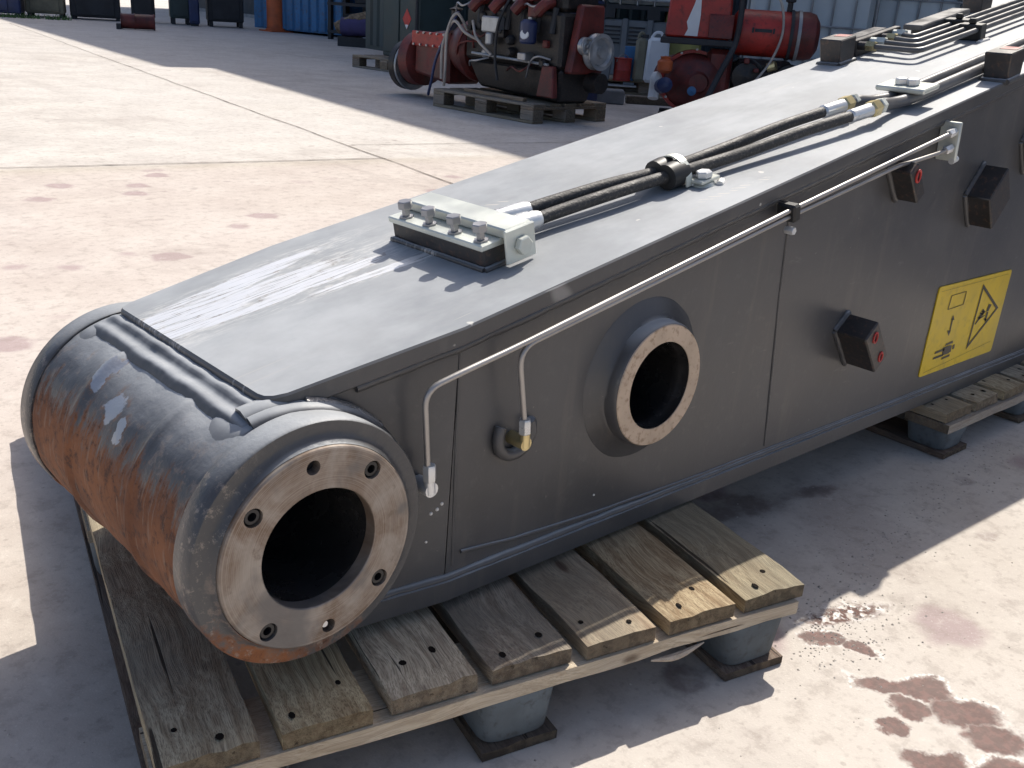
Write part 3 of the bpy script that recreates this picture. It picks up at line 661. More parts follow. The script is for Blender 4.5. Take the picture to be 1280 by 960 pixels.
# hoses
def ferrule(p, q, r, m, name, parent):
    p, q = Vector(p), Vector(q); l = (q - p).length; pr = [(r * .8, 0), (r, l * .06)]
    for k in range(6): pr += [(r, l * (.1 + .13 * k)), (r * .95, l * (.16 + .13 * k))]
    pr += [(r, l * .9), (r * .85, l)]
    b_ = MB(); b_.lathe(pr, p, q - p, 16); return b_.build(name, m, parent, smooth=30)
h1 = [tp(.605, .279, .034), tp(.66, .270, .036), tp(.79, .250, .036), tp(.93, .232, .030), tp(1.1, .224, .030), tp(1.28, .210, .036), tp(1.432, .196, .036)]
h2 = [tp(.595, .242, .027), tp(.66, .236, .028), tp(.79, .218, .030), tp(.93, .203, .027), tp(1.1, .180, .026), tp(1.28, .152, .033), tp(1.432, .128, .034)]
hoses = []
for hp, en, ex_ in ((h1, tp(.512, .292, .036), tp(1.495, .189, .036)), (h2, tp(.512, .250, .030), tp(1.495, .122, .034))):
    b_ = MB(); b_.tube(curve(hp, 10), .0122, 12); ho = b_.build('hydraulic_hose', M_hose, arm, smooth=60); hoses.append(ho)
    ferrule(en, Vector(hp[0]) + (Vector(hp[1]) - Vector(hp[0])) * .12, .0172, M_silver, 'crimp_ferrule', ho)
    ferrule(Vector(hp[-1]) - (Vector(hp[-1]) - Vector(hp[-2])) * .08, ex_, .0155, M_silver, 'crimp_ferrule', ho)
# rigid pipes that carry on from the hoses
p1 = [tp(1.49, .190, .036), tp(1.545, .186, .034), tp(1.60, .176, .024), tp(1.68, .168, .020), tp(1.9, .168, .020), tp(2.6, .168, .022), tp(3.4, .17, .022)]
p2 = [tp(1.49, .122, .034), tp(1.545, .124, .034), tp(1.60, .128, .024), tp(1.68, .124, .020), tp(1.9, .124, .020), tp(2.6, .124, .022), tp(3.4, .125, .022)]
for pp in (p1, p2):
    b_ = MB(); b_.tube(curve(pp, 6), .0138, 14); q = b_.build('hydraulic_pipe', M_pipep, arm, smooth=60)
    hexnut(pp[0] - EX * .002, EX, .0195, .032, M_brass, 'pipe_nut', q); hexnut(pp[0] + EX * .036, EX, .0175, .016, M_zinc, 'pipe_nut', q)
# rubber hose clamp on its bolted foot
b_ = MB()
for y_, h_ in ((.233, .030), (.204, .027)):
    c_ = tp(.925, y_, h_); b_.lathe([(.013, -.026), (.025, -.024), (.0265, 0), (.025, .024), (.013, .026)], c_, EX, 18)
hc = b_.build('hose_clamp', M_rubber, arm)
b_ = MB(); pts = []
for k in range(15):
    a = math.pi * (k / 14); pts.append(tp(.940, .2185 + .040 * math.cos(a), .004 + .055 * math.sin(a) ** .7))
for q, r_ in zip(pts, pts[1:]):
    d = (r_ - q).normalized(); b_.obox(q, EX, d, EX.cross(d), -.009, .009, 0, (r_ - q).length * 1.04, -.0015, .0015)
b_.build('clamp_band', M_zinc, hc)
b_ = MB(); tbox(b_, .945, 1.000, .150, .190, .008, .0145); b_.lathe([(.024, 0), (.019, .008)], tp(.972, .168, -.001), NV, 20); b_.build('clamp_foot', M_zinc, hc, bevel=.0015)
hexnut(tp(.972, .168, .0145), NV, .0165, .013, M_silver, 'hex_bolt', hc, .2)
b_ = MB(); bead(b_, [tp(.985, .142, .0), tp(1.005, .150, .0)], .008, 5); b_.build('weld_spot', M_white, hc, smooth=60)
# yellow clamp plate over both pipes
b_ = MB(); tbox(b_, 1.655, 1.728, .085, .208, .034, .046); yp_ = b_.build('pipe_clamp_plate', M_zinc, arm, bevel=.003)
b_ = MB(); tbox(b_, 1.668, 1.715, .138, .154, -.002, .034); b_.build('clamp_post', M_paint, yp_)
for y_ in (.160, .132): hexnut(tp(1.690, y_, .046), NV, .0150, .014, M_silver, 'hex_bolt', yp_, y_ * 9)
# square lugs
for i, (x0, y0) in enumerate(((1.985, .505), (1.985, .040), (2.80, .50))):
    b_ = MB(); tbox(b_, x0, x0 + .080, y0, y0 + .068, -.003, .068, .10); lg = b_.build('square_lug', M_block, arm, bevel=.003)
    k = MB(); bead(k, [tp(x0 - .002, y0 + .002, 0), tp(x0 + .08, y0 + .002, 0), tp(x0 + .08, y0 + .066, 0), tp(x0 - .002, y0 + .066, 0), tp(x0 - .002, y0 + .002, 0)], .008, i + 40); k.build('weld_bead', M_top, lg, smooth=60)
    k = MB(); tbox(k, x0 + .045, x0 + .076, y0 + .010, y0 + .052, .0682, .0690); k.build('paint_mark', M_pink, lg)
# flat bars, valve fittings and four thin pipes on the far side of the plate
for x0, x1, y0, y1, m_ in ((2.09, 2.30, .545, .590, M_pipep), (2.36, 2.66, .47, .53, M_pipep)):
    b_ = MB(); tbox(b_, x0, x1, y0, y1, .030, .046); tbox(b_, x0 + .03, x1 - .03, y0 + .01, y1 - .01, -.001, .030); b_.build('flat_bar', m_, arm, bevel=.003)
for i in range(4):
    xs, ys, xb, yb = 2.115 + .062 * i, .490 + .004 * i, 2.105 + .055 * i, .335 + .036 * i
    q = pipe([tp(xs, ys, .030), tp(xb + .0, yb + .006, .030), tp(xb + .30, yb, .030), tp(3.4, yb - .01, .030)], .0078, .03, M_pipep, 'thin_pipe')
    hexnut(tp(xs, ys + .012, .030), (.0, -1, 0), .0150, .028, (M_brass, M_zinc, M_brass, M_zinc)[i], 'pipe_nut', q)
    k = MB(); k.cyl(tp(xs, ys + .01, .030), tp(xs, ys + .045, .030), .0125, 10); k.build('fitting_body', M_block if i % 2 == 0 else M_zinc, q)
b_ = MB(); tbox(b_, 2.10, 2.34, .525, .545, -.001, .045); b_.build('fitting_block', M_block, arm, bevel=.002)
for xx in (2.42, 2.95):
    b_ = MB(); tbox(b_, xx, xx + .035, .32, .39, .0, .045); tbox(b_, xx + .06, xx + .095, .39, .465, .0, .045); tbox(b_, xx + .01, xx + .025, .345, .365, .045, .060); tbox(b_, xx + .07, xx + .085, .415, .435, .045, .060)
    b_.build('thin_pipe_clamp', M_rubber, arm, bevel=.003)
k = MB(); bead(k, [tp(2.40, .315, .0), tp(2.45, .310, 0)], .007, 50); k.build('weld_spot', M_white, arm, smooth=60)

# ------------------------------------------------------------------ foreground pallets
def rough_board(Lb, Wb, Tb, seed):
    b_ = MB(); n = 26; wseg = 6; random.seed(seed); sv = Vector((seed * 3.7, seed * 1.3, 0))
    ringn = 2 * (wseg + 1)
    for i in range(n + 1):
        y = Lb * i / n
        for k in range(wseg + 1):
            x = Wb * (k / wseg - .5); p = Vector((x, y, 0))
            e = abs(k / wseg - .5) > .49
            dz = .0012 * noise.noise(p * 16 + sv) - (.0035 * (.6 + noise.noise(p * 20 + sv)) if e else 0)
            dx = (.004 * noise.noise(Vector((k, y * 7, seed)))) if e else 0
            dy = 0
            if i in (0, n): dy = (1 if i == 0 else -1) * .013 * max(0, noise.noise(Vector((x * 44, seed * 1.7, i)))) * 1.2; dz -= .002 + .005 * abs(noise.noise(Vector((x * 60, seed, i + 3))))
            b_.v.append((x + dx, y + dy, dz))
        for k in range(wseg, -1, -1):
            x = Wb * (k / wseg - .5); b_.v.append((x * .995, y, -Tb))
    for i in range(n):
        for k in range(ringn):
            b_.f.append((i * ringn + k, i * ringn + (k + 1) % ringn, (i + 1) * ringn + (k + 1) % ringn, (i + 1) * ringn + k)); b_.mi.append(0)
    for i in (0, n):
        for k in range(wseg):
            a = i * ringn; b_.f.append((a + k, a + k + 1, a + ringn - 2 - k, a + ringn - 1 - k)); b_.mi.append(0)
    return b_
nailmb = MB(); nailmb.lathe([(.0044, 0), (.0040, .0006), (0, .0004)], (0, 0, 0), (0, 0, 1), 8)
def near_pallet(label, loc, yaw, zt_, nb, W, Ln, pitch, bw, seed, group, tb=.030):
    r_ = thing('wooden_pallet', label, 'pallet', (loc[0], loc[1], 0), yaw, group)
    H = zt_ + GZ            # height of the deck above the ground
    nail = None; random.seed(seed)
    for k in range(nb):
        x = bw / 2 + k * pitch if k else bw / 2 + .002
        wk = bw + random.uniform(-.006, .006)
        b_ = rough_board(Ln + random.uniform(-.006, .006), wk, tb, seed + k).build('deck_board', M_wood, r_, smooth=40)
        b_.location = Vector((x, random.uniform(-.004, .006), H + random.uniform(-.002, .001))) * S; b_.rotation_euler = (0, 0, random.uniform(-.004, .004))
        for yy in (.055, Ln / 2, Ln - .06):
            for sx in (-.26, .22):
                p = Vector((sx * bw + random.uniform(-.012, .012), yy + random.uniform(-.03, .03), .0004)) * S
                if nail is None: nail = nailmb.build('nail', M_nail, b_); nail.location = p
                else:
                    q = nail.copy(); C.objects.link(q); q.parent = b_; q.location = p; s_ = random.uniform(.8, 1.5); q.scale = (s_, s_ * random.uniform(1, 1.7), 1)
    for yy in (-.006, Ln / 2 - .065, Ln - .13):
        b_ = MB(); n = 16
        for i in range(n + 1):
            x = W * i / n; o_ = .006 * noise.noise(Vector((x * 4, yy, seed))); t_ = .004 * noise.noise(Vector((x * 9, yy + 3, seed)))
            b_.v += [(x, yy + o_, H - tb - .028 + t_), (x, yy + o_, H - tb - .003), (x, yy + .13, H - tb - .003), (x, yy + .13, H - tb - .028)]
        for i in range(n):
            for k in range(4): b_.f.append((4 * i + k, 4 * i + (k + 1) % 4, 4 * i + 4 + (k + 1) % 4, 4 * i + 4 + k)); b_.mi.append(0)
        b_.f += [(0, 1, 2, 3), (4 * n, 4 * n + 1, 4 * n + 2, 4 * n + 3)]; b_.mi += [0, 0]
        b_.build('bearer_board', M_woodx, r_, smooth=40)
    # pressed feet, tapering downwards, on ground boards
    ft, fb = H - tb - .029, .020
    def foot():
        b_ = MB(); n = 28; vs = []
        for z_, k_ in ((fb, .86), (fb + .004, .885), ((fb + ft) / 2, .94), (ft - .004, 1.0), (ft, .985)):
            for i in range(n):
                a = 2 * math.pi * i / n; ca_, sa_ = math.cos(a), math.sin(a); e = .45
                vs.append((.070 * k_ * math.copysign(abs(ca_) ** e, ca_), .066 * k_ * math.copysign(abs(sa_) ** e, sa_), z_))
        fs = [(j * n + i, j * n + (i + 1) % n, (j + 1) * n + (i + 1) % n, (j + 1) * n + i) for j in range(4) for i in range(n)]
        b_.add(vs, fs + [tuple(range(n))[::-1], tuple(range(4 * n, 5 * n))]); return b_
    f0 = None
    for xx in (.072, W / 2 - .01, W - .080):
        for yy in (.060, Ln / 2, Ln - .066):
            if f0 is None: f0 = foot().build('pallet_foot', M_foot, r_, smooth=50); f0.location = Vector((xx, yy, 0)) * S
            else: inst(f0, (xx, yy, 0), (0, 0, random.uniform(-.05, .05)), r_)
        b_ = rough_board(Ln + .01, .135, .019, seed + 60 + int(xx * 10)).build('ground_board', M_woodd, r_, smooth=40); b_.location = Vector((xx, -.008, .0205)) * S
    return r_
near_pallet('wooden pallet with seven deck boards under the rusty pin tube in the foreground', (-.250, .002), R(-14.126), -.234, 7, 1.107, 1.545, .1645, .136, 3, 'pallets carrying the arm')
near_pallet('wooden pallet under the middle of the arm, below the yellow decal', (1.965, -.028), R(-2.4), -.262, 7, 1.107, 1.545, .1645, .136, 23, 'pallets carrying the arm')

# splinter hanging from the near bearer
b_ = MB(); b_.tube(curve([(.51, -.196, .098), (.56, -.212, .094), (.62, -.222, .101)], 5), .004, 6, rf=lambda i, k: .0012 + .005 * math.sin(math.pi * min(1, i / 10)))
tag(b_.build('wood_splinter', M_woodx), 'pale splinter of wood hanging off the edge of the nearest pallet', 'splinter')
# loose grit
random.seed(11); gm = MB()
for k in range(1150):
    if k < 420: t_ = random.random(); x = .95 + 1.3 * t_; y = -.20 + random.gauss(0, .035) + .10 * t_; s_ = random.uniform(.0012, .0042)
    elif k < 700: x = random.gauss(1.0, .10); y = random.gauss(-.29, .045); s_ = random.uniform(.001, .0035)
    else: x = random.uniform(-.4, 2.6); y = random.uniform(-.8, .5); s_ = random.uniform(.0008, .003)
    a = random.random() * 6.28; c_, d_ = math.cos(a) * s_, math.sin(a) * s_; h_ = s_ * random.uniform(.5, .9)
    gm.add([(x + c_, y + d_, 0), (x - d_, y + c_ * .8, 0), (x - c_, y - d_, 0), (x + d_, y - c_ * 1.1, 0), (x + d_ * .3, y + c_ * .2, h_)], [(0, 1, 4), (1, 2, 4), (2, 3, 4), (3, 0, 4)])
M_grit = simple('grit', (.50, .45, .39), .9, 0, .5, 60)
tag(gm.build('gravel', M_grit, smooth=10), 'loose crumbs of grit on the concrete beside the arm', 'gravel', kind='stuff')
# ------------------------------------------------------------------ background (heights above the ground, model units)
M_wall = simple('dark sheet cladding', (.062, .075, .088), .65, 0, .2, 1.5)
M_roof = simple('grey roof sheet', (.18, .18, .18), .7)
M_blue = simple('blue container paint', (.045, .17, .36), .5, 0, .25, 2, dirt=(.10, .09, .09))
M_navy = simple('dark blue plastic', (.02, .035, .11), .45)
M_teal = simple('dark green cabinet paint', (.030, .050, .052), .5, 0, .25, 3)
M_olive = simple('olive tarpaulin', (.19, .18, .13), .8)
M_dark = simple('dirty dark steel', (.035, .037, .042), .7, .1, .4, 4)
M_cast = simple('oily cast iron', (.022, .021, .021), .45, .2, .5, 8, dirt=(.07, .045, .035))
M_redp = simple('faded red machine paint', (.40, .035, .026), .48, 0, .3, 3, dirt=(.10, .02, .018))
M_redd = simple('grimy dark red paint', (.13, .022, .018), .5, 0, .5, 6, dirt=(.03, .02, .02))
M_orange = simple('orange paint', (.48, .11, .035), .6)
M_alu = simple('cast aluminium', (.42, .43, .44), .4, .6, .2, 12)
M_white2 = simple('white polythene', (.66, .68, .70), .5, 0, .08, 3)
M_ibc = simple('milky tank plastic', (.48, .53, .55), .45, 0, .12, 2)
M_galv = simple('galvanised cage tube', (.33, .34, .35), .5, .5)
M_greyp = simple('grey plastic crate', (.17, .185, .20), .6, 0, .15, 3)
M_wire = simple('pale cable sheath', (.38, .35, .32), .6)
M_ylw = simple('faded yellow plastic', (.42, .38, .12), .6)
M_conc = simple('concrete block', (.27, .27, .27), .9, 0, .2, 5)
M_purple = simple('violet tarpaulin roll', (.06, .05, .15), .7)
M_straw = simple('brown sacking', (.24, .18, .12), .95, 0, .5, 25, bump=.4)

# warehouses along the right side of the yard: their roof edge throws the long shadow over the yard
def warehouse(label, x0, y0, ln, H, yaw):
    r_ = thing('warehouse', label, 'building', (x0, y0, 0), yaw, 'warehouses along the yard')
    b_ = MB(); b_.box(.06, 14, 0, ln, 0, H - .05); b_.build('wall', M_wall, r_)
    b_ = MB(); b_.box(-.10, 14.2, -.1, ln + .1, H - .05, H + .12); b_.build('roof', M_roof, r_)
    b_ = MB(); n = 10; wd = 1.30
    for i in range(n):
        y = wd * i / n; b_.hexa([(.06, y, .12), (.06, y + wd / n * .9, .12), (-.0, y + wd / n * .65, .12), (-.0, y + wd / n * .25, .12), (.06, y, H - .06), (.06, y + wd / n * .9, H - .06), (-.0, y + wd / n * .65, H - .06), (-.0, y + wd / n * .25, H - .06)])
    p = b_.build('wall_panel', M_wall, r_, smooth=20)
    for k in range(1, int(ln / wd)): inst(p, (0, k * wd, 0), (0, 0, 0), r_)
    b_ = MB(); b_.box(-.03, .07, 0, ln, 0, .12); b_.build('plinth', M_conc, r_)
    return r_
HW = 12.2
warehouse('long dark clad warehouse behind the red machine and the white tanks', 2.48 + LX * HW, -9.0 + LY * HW, 22.0, HW, R(-9.9))
warehouse('taller dark warehouse behind the blue container', 6.40 + LX * HW, 12.95 + LY * HW, 26.0, HW + 1.0, R(-7.9))

# stacking pallets of the yard
def euro(label, loc, rotz, z=0, group='wooden pallets standing about the yard', src=[]):
    if src: return dup(src[0], (loc[0], loc[1], z), rotz, label, group)
    r_ = thing('wooden_pallet', label, 'pallet', (loc[0], loc[1], z), rotz, group); src.append(r_)
    Wp, Lp = 1.07, 1.60
    def many(name, dims, spots):
        o = None
        for q in spots:
            if o is None:
                b_ = MB(); b_.box(0, dims[0], 0, dims[1], 0, dims[2]); o = b_.build(name, M_woodb, r_, bevel=.006); o.location = Vector(q) * S
            else: inst(o, q, (0, 0, 0), r_)
    many('deck_board', (.175, Lp, .029), [(x, 0, .161) for x in (0, .224, .4475, .671, .895)])
    many('cross_board', (Wp, .19, .029), [(0, y, .131) for y in (0, .705, 1.41)])
    many('block', (.15, .19, .101), [(x, y, .0295) for x in (0, .46, .92) for y in (0, .705, 1.41)])
    many('base_board', (.15, Lp, .029), [(x, 0, 0) for x in (0, .46, .92)])
    return r_
euro('wooden pallet under the oily engine', (6.33, 6.22), 0)
euro('wooden pallet under the dark green cabinet', (8.75, 11.30), R(3))
euro('wooden pallet carrying the red can and white jug', (9.72, 9.05), R(-48 - 90), 0)
bpy.data.objects['wooden_pallet.004'].location = Vector((10.90, 9.75, 0)) * S if 'wooden_pallet.004' in bpy.data.objects else Vector((0, 0, 0))

# oily engine with gearbox
en = thing('engine', 'oily dark engine with red gearbox and bright pulleys on a wooden pallet', 'engine', (6.88, 6.0, .19))
def part(name, m, parent, fn, bevel=.0, smooth=35):
    b_ = MB(); fn(b_); return b_.build(name, m, parent, bevel=bevel, smooth=smooth)
part('oil_sump', M_cast, en, lambda b: b.hexa([(-.22, .22, 0), (.22, .22, 0), (.22, 1.45, .06), (-.22, 1.45, .06), (-.27, .15, .33), (.27, .15, .33), (.27, 1.6, .33), (-.27, 1.6, .33)]), .03)
blk = part('engine_block', M_cast, en, lambda b: b.box(-.29, .29, .16, 1.62, .335, .86), .03)
part('cylinder_head', M_cast, en, lambda b: b.box(-.25, .25, .18, 1.60, .865, 1.12), .04)
for k in range(4):
    part('exhaust_runner', M_redd, en, lambda b: b.tube(curve([(-.26, .35 + .33 * k, .95), (-.36, .36 + .33 * k, .92), (-.40, .42 + .33 * k, .84)], 4), .055, 10))
for k in range(6): part('pushrod_tube', M_dark, en, lambda b: b.cyl((-.31, .28 + .22 * k, .66), (-.27, .28 + .22 * k, .90), .032, 8))
part('pipe_rail', M_alu, en, lambda b: b.tube([(-.33, .28, .37), (-.33, 1.45, .40)], .014, 8))
part('oil_filter', M_navy, en, lambda b: b.lathe([(.07, 0), (.085, .02), (.085, .20), (.05, .23), (.0, .23)], (-.40, .52, .55), (0, 0, 1), 18))
part('filter_cap', M_white2, en, lambda b: b.lathe([(.05, 0), (.045, .012), (0, .012)], (-.47, .50, .64), (-1, -.4, .2), 12))
part('injection_pump', M_alu, en, lambda b: (b.box(-.40, -.30, .98, 1.25, .62, .78), b.cyl((-.38, 1.12, .50), (-.38, 1.12, .62), .05, 10)), .015)
part('front_cover', M_redd, en, lambda b: b.hexa([(-.24, .06, .30), (.24, .06, .30), (.24, .16, .30), (-.24, .16, .30), (-.12, .06, .95), (.20, .06, .95), (.20, .16, .95), (-.12, .16, .95)]), .02)
def pulley(b, c, r, w_):
    b.lathe([(.0, -.01), (r * .30, -.01), (r * .34, .02), (r * .70, .03), (r * .80, 0), (r, 0), (r, w_ * .2), (r * .86, w_ * .5), (r, w_ * .8), (r, w_), (0, w_)], c, (0, 1, 0), 28)
part('crank_pulley', M_alu, en, lambda b: pulley(b, (.06, -.07, .52), .175, .10)); part('idler_pulley', M_alu, en, lambda b: pulley(b, (-.10, -.03, .57), .085, .07))
part('fan_hub', M_cast, en, lambda b: b.cyl((.10, -.06, .22), (.10, .1, .22), .10, 14))
part('mount_bracket', M_redd, en, lambda b: b.hexa([(-.36, .16, .06), (-.28, .16, .06), (-.28, .40, .06), (-.36, .40, .06), (-.34, .20, .36), (-.28, .20, .36), (-.28, .36, .36), (-.34, .36, .36)]), .01)
part('bell_housing', M_redd, en, lambda b: b.lathe([(.30, 0), (.34, .04), (.34, .10), (.26, .32), (.22, .36)], (0, 1.62, .42), (0, 1, 0), 26))
gb = part('gearbox', M_redd, en, lambda b: b.hexa([(-.24, 1.95, .02), (.24, 1.95, .02), (.22, 2.62, .10), (-.22, 2.62, .10), (-.26, 1.95, .60), (.26, 1.95, .60), (.20, 2.62, .52), (-.20, 2.62, .52)]), .03)
part('gearbox_cover', M_redp, gb, lambda b: b.box(-.275, -.245, 2.0, 2.60, .40, .56), .008)
part('gear_stack', M_cast, gb, lambda b: (b.lathe([(.10, 0), (.07, .08), (.05, .1), (.05, .2), (.08, .22), (0, .25)], (-.08, 2.05, .60), (0, 0, 1), 14)))
part('output_housing', M_redd, en, lambda b: b.lathe([(.16, 0), (.30, .05), (.31, .20), (.20, .26)], (0, 2.62, .24), (0, 1, 0), 24))
part('output_wheel', M_cast, en, lambda b: b.lathe([(.0, .27), (.22, .27), (.22, .29), (.26, .30), (.285, .33), (.285, .42), (.25, .45), (.20, .43), (.12, .44), (0, .44)], (0, 2.62, .15), (0, 1, 0), 30))
part('wheel_rim', M_alu, en, lambda b: b.lathe([(.255, .29), (.275, .285), (.288, .30)], (0, 2.62, .15), (0, 1, 0), 30))
for i, (pts, m_) in enumerate((([(-.32, 1.55, .62), (-.42, 1.62, .78), (-.46, 1.72, .60), (-.45, 1.75, .20), (-.42, 1.80, .03)], M_wire), ([(-.34, 1.30, .52), (-.44, 1.45, .60), (-.43, 1.66, .70), (-.47, 1.78, .45), (-.46, 1.80, .10)], M_wire),
                              ([(-.34, 1.45, .72), (-.40, 1.30, .55), (-.36, 1.10, .40)], M_wire), ([(-.30, .90, 1.0), (-.42, .95, .72), (-.40, 1.0, .40), (-.37, .98, .16)], M_dark), ([(-.33, 1.70, .80), (-.44, 1.90, .35), (-.44, 2.0, .05), (-.4, 2.1, -.10)], M_navy))):
    part('cable', m_, en, lambda b: b.tube(curve(pts, 6), .016, 7), smooth=60)
random.seed(21)
for k in range(26):
    y0 = random.uniform(.25, 1.5); z0 = random.uniform(.36, 1.0); dx = random.uniform(.02, .12); m_ = random.choice([M_cast, M_cast, M_dark, M_redd, M_alu, M_steel])
    if k % 3 == 0: part('bracket', m_, en, lambda b: b.box(-.29 - dx, -.28, y0, y0 + random.uniform(.04, .14), z0, z0 + random.uniform(.04, .12)), .008)
    elif k % 3 == 1: part('boss', m_, en, lambda b: b.lathe([(.05, 0), (.05, dx * .6), (.03, dx), (0, dx)], (-.285, y0, z0), (-1, 0, 0), 10))
    else: part('oil_pipe', random.choice([M_steel, M_dark, M_wire, M_redd]), en, lambda b: b.tube(curve([(-.30, y0, z0), (-.36 - dx * .5, y0 + .08, z0 + random.uniform(-.1, .15)), (-.37, y0 + .22, z0 - .05), (-.30, y0 + random.uniform(.25, .4), z0 - random.uniform(.05, .25))], 5), .011, 6), smooth=60)
for k in range(10):
    y0 = 2.0 + .06 * k; part('flange_bolt', M_steel, gb, lambda b: b.lathe([(.014, 0), (.014, .02), (0, .02)], (-.276, y0, .415 if k % 2 else .545), (-1, 0, 0), 6))
b_ = MB(); b_.box(0, .05, 0, 1.0, 0, .035); o = b_.build('wood_batten', M_woodb, bevel=.004); o.location = Vector((6.40, 6.45, .192)) * S; o.rotation_euler = (0, 0, R(-3)); tag(o, 'pale wooden batten lying on the pallet under the oily engine', 'batten')

# green cabinet with a hazard diamond
gc = thing('cabinet', 'dark green steel cabinet with red diamond label on a pallet', 'cabinet', (8.88, 11.45, .192), R(3))
part('body', M_teal, gc, lambda b: b.box(0, .72, 0, .86, .03, 1.9), .02)
for y in (.06, .45): part('door', M_teal, gc, lambda b: b.box(-.022, -.002, y, y + .36, .10, 1.85), .008)
part('hinge_post', M_dark, gc, lambda b: b.tube([(-.03, .02, .1), (-.03, .02, 1.85)], .025, 8))
dm = part('hazard_diamond', M_red, gc, lambda b: b.hexa([(-.026, .25, .45), (-.026, .35, .60), (-.026, .25, .75), (-.026, .15, .60), (-.023, .25, .45), (-.023, .35, .60), (-.023, .25, .75), (-.023, .15, .60)]))
part('diamond_lower', M_white2, dm, lambda b: b.hexa([(-.029, .25, .455), (-.029, .29, .515), (-.029, .25, .52), (-.029, .21, .515), (-.027, .25, .455), (-.027, .29, .515), (-.027, .25, .52), (-.027, .21, .515)]))
# dark container behind the engine
dc = thing('shipping_container', 'very dark green container standing behind the oily engine', 'container', (10.35, 12.6, 0), R(-10), 'containers in the yard')
part('body', M_teal, dc, lambda b: b.box(0, 7.0, 0, 3.25, .12, 3.4))
rb = None
for k in range(24):
    if rb is None: rb = part('wall_rib', M_teal, dc, lambda b: b.hexa([(0, -.05, .2), (.16, -.05, .2), (.20, -.002, .2), (-.04, -.002, .2), (0, -.05, 3.3), (.16, -.05, 3.3), (.20, -.002, 3.3), (-.04, -.002, 3.3)])); rb.location = Vector((.1, 0, 0)) * S
    else: inst(rb, (.1 + .29 * k, 0, 0), (0, 0, 0), dc)
for k in range(11): inst(rb, (0, 3.1 - .29 * k, 0), (0, 0, R(-90)), dc)
# blue container at the far end
bc = thing('shipping_container', 'bright blue container with ribbed side at the far end of the yard', 'container', (14.40, 21.85, 0), R(15), 'containers in the yard')
part('body', M_blue, bc, lambda b: b.box(0, 8.0, 0, 3.25, .06, 3.4))
rb2 = None
for k in range(11):
    if rb2 is None: rb2 = part('wall_rib', M_blue, bc, lambda b: b.hexa([(-.05, 0, .1), (-.002, -.04, .1), (-.002, .20, .1), (-.05, .16, .1), (-.05, 0, 3.3), (-.002, -.04, 3.3), (-.002, .20, 3.3), (-.05, .16, 3.3)])); rb2.location = Vector((0, .05, 0)) * S
    else: inst(rb2, (0, .05 + .29 * k, 0), (0, 0, 0), bc)
part('corner_post', M_dark, bc, lambda b: b.box(-.06, .1, -.10, -.005, 0, 3.45))
# dark rack between the blue container and the cabinet
rk = thing('storage_rack', 'dark open storage rack to the right of the blue container', 'rack', (14.2, 18.6, 0), R(15))
for x, y in ((0, 0), (0, 2.6), (1.3, 0), (1.3, 2.6)): part('upright', M_dark, rk, lambda b: b.box(x, x + .1, y, y + .1, 0, 3.2))
for z in (.15, .8, 1.5, 2.2): part('shelf', M_dark, rk, lambda b: b.box(-.02, 1.42, .0, 2.7, z, z + .07))
for k, (y, z, h_) in enumerate(((.3, .22, .45), (1.2, .22, .5), (1.9, .22, .4), (.5, .87, .5), (1.5, .87, .45), (.9, 1.57, .5))): tag(part('steel_bin', M_dark, None, lambda b: b.box(.1, .9, 0, .6, 0, h_), .02), ['dark bin on the lowest shelf of the rack, nearest the cabinet', 'middle dark bin on the lowest shelf of the rack', 'dark bin on the lowest shelf of the rack, nearest the blue container', 'dark bin on the second shelf of the rack, nearer the cabinet', 'dark bin on the second shelf of the rack, nearer the blue container', 'dark bin on the third shelf of the rack'][k], 'bin', 'bins on the storage rack').matrix_world = Matrix.LocRotScale(rk.location, rk.rotation_euler, None) @ Matrix.Translation(Vector((.2, y, z)) * S)
# rolled tarpaulin with pipes
tr = thing('tarpaulin_roll', 'violet-blue tarpaulin roll under brown sacking left of the green cabinet', 'tarpaulin', (12.2, 18.4, 0), R(-52))
part('roll', M_purple, tr, lambda b: b.tube(curve([(-.1, 0, .40), (.5, .02, .42), (1.2, 0, .40), (1.9, .02, .41)], 6), .20, 14))
part('sacking', M_straw, tr, lambda b: b.tube(curve([(-.22, 0, .36), (0, 0, .48), (.3, .03, .58), (.9, .06, .66), (1.3, .05, .60)], 6), .12, 10, rf=lambda i, k: .13 + .05 * noise.noise(Vector((i * .7, k * .9, 2)))))
part('support_skid', M_dark, tr, lambda b: (b.box(-.15, 1.9, -.18, .18, .0, .20)))
tag(part('white_pipe', M_white2, None, lambda b: b.cyl((12.38, 18.02, .14), (13.2, 16.95, .14), .075, 12)), 'white pipe lying in front of the violet tarpaulin roll', 'pipe')
# orange column, red drum, far machinery
op = thing('orange_column', 'thick orange steel column beside the blue container', 'column', (13.75, 24.15, 0))
part('shaft', M_orange, op, lambda b: b.lathe([(.29, 0), (.29, .06), (.25, .08), (.25, .9), (.27, .92), (.27, .98), (.25, 1.0), (.25, 3.2), (0, 3.2)], (0, 0, 0), (0, 0, 1), 20))
part('base_plate', M_orange, op, lambda b: b.box(-.34, .34, -.34, .34, 0, .035))
rd = thing('red_drum', 'dull red drum lying on its side at the edge of the far shade', 'drum', (8.95, 22.75, 0), R(-24))
part('shell', M_redd, rd, lambda b: b.lathe([(0, 0), (.17, 0), (.18, .02), (.165, .03), (.165, .28), (.178, .30), (.165, .32), (.165, .70), (.18, .72), (.17, .74), (0, .74)], (0, 0, .18), (1, 0, 0), 20))
part('chock', M_dark, rd, lambda b: b.box(-.10, .0, -.2, .2, 0, .12))
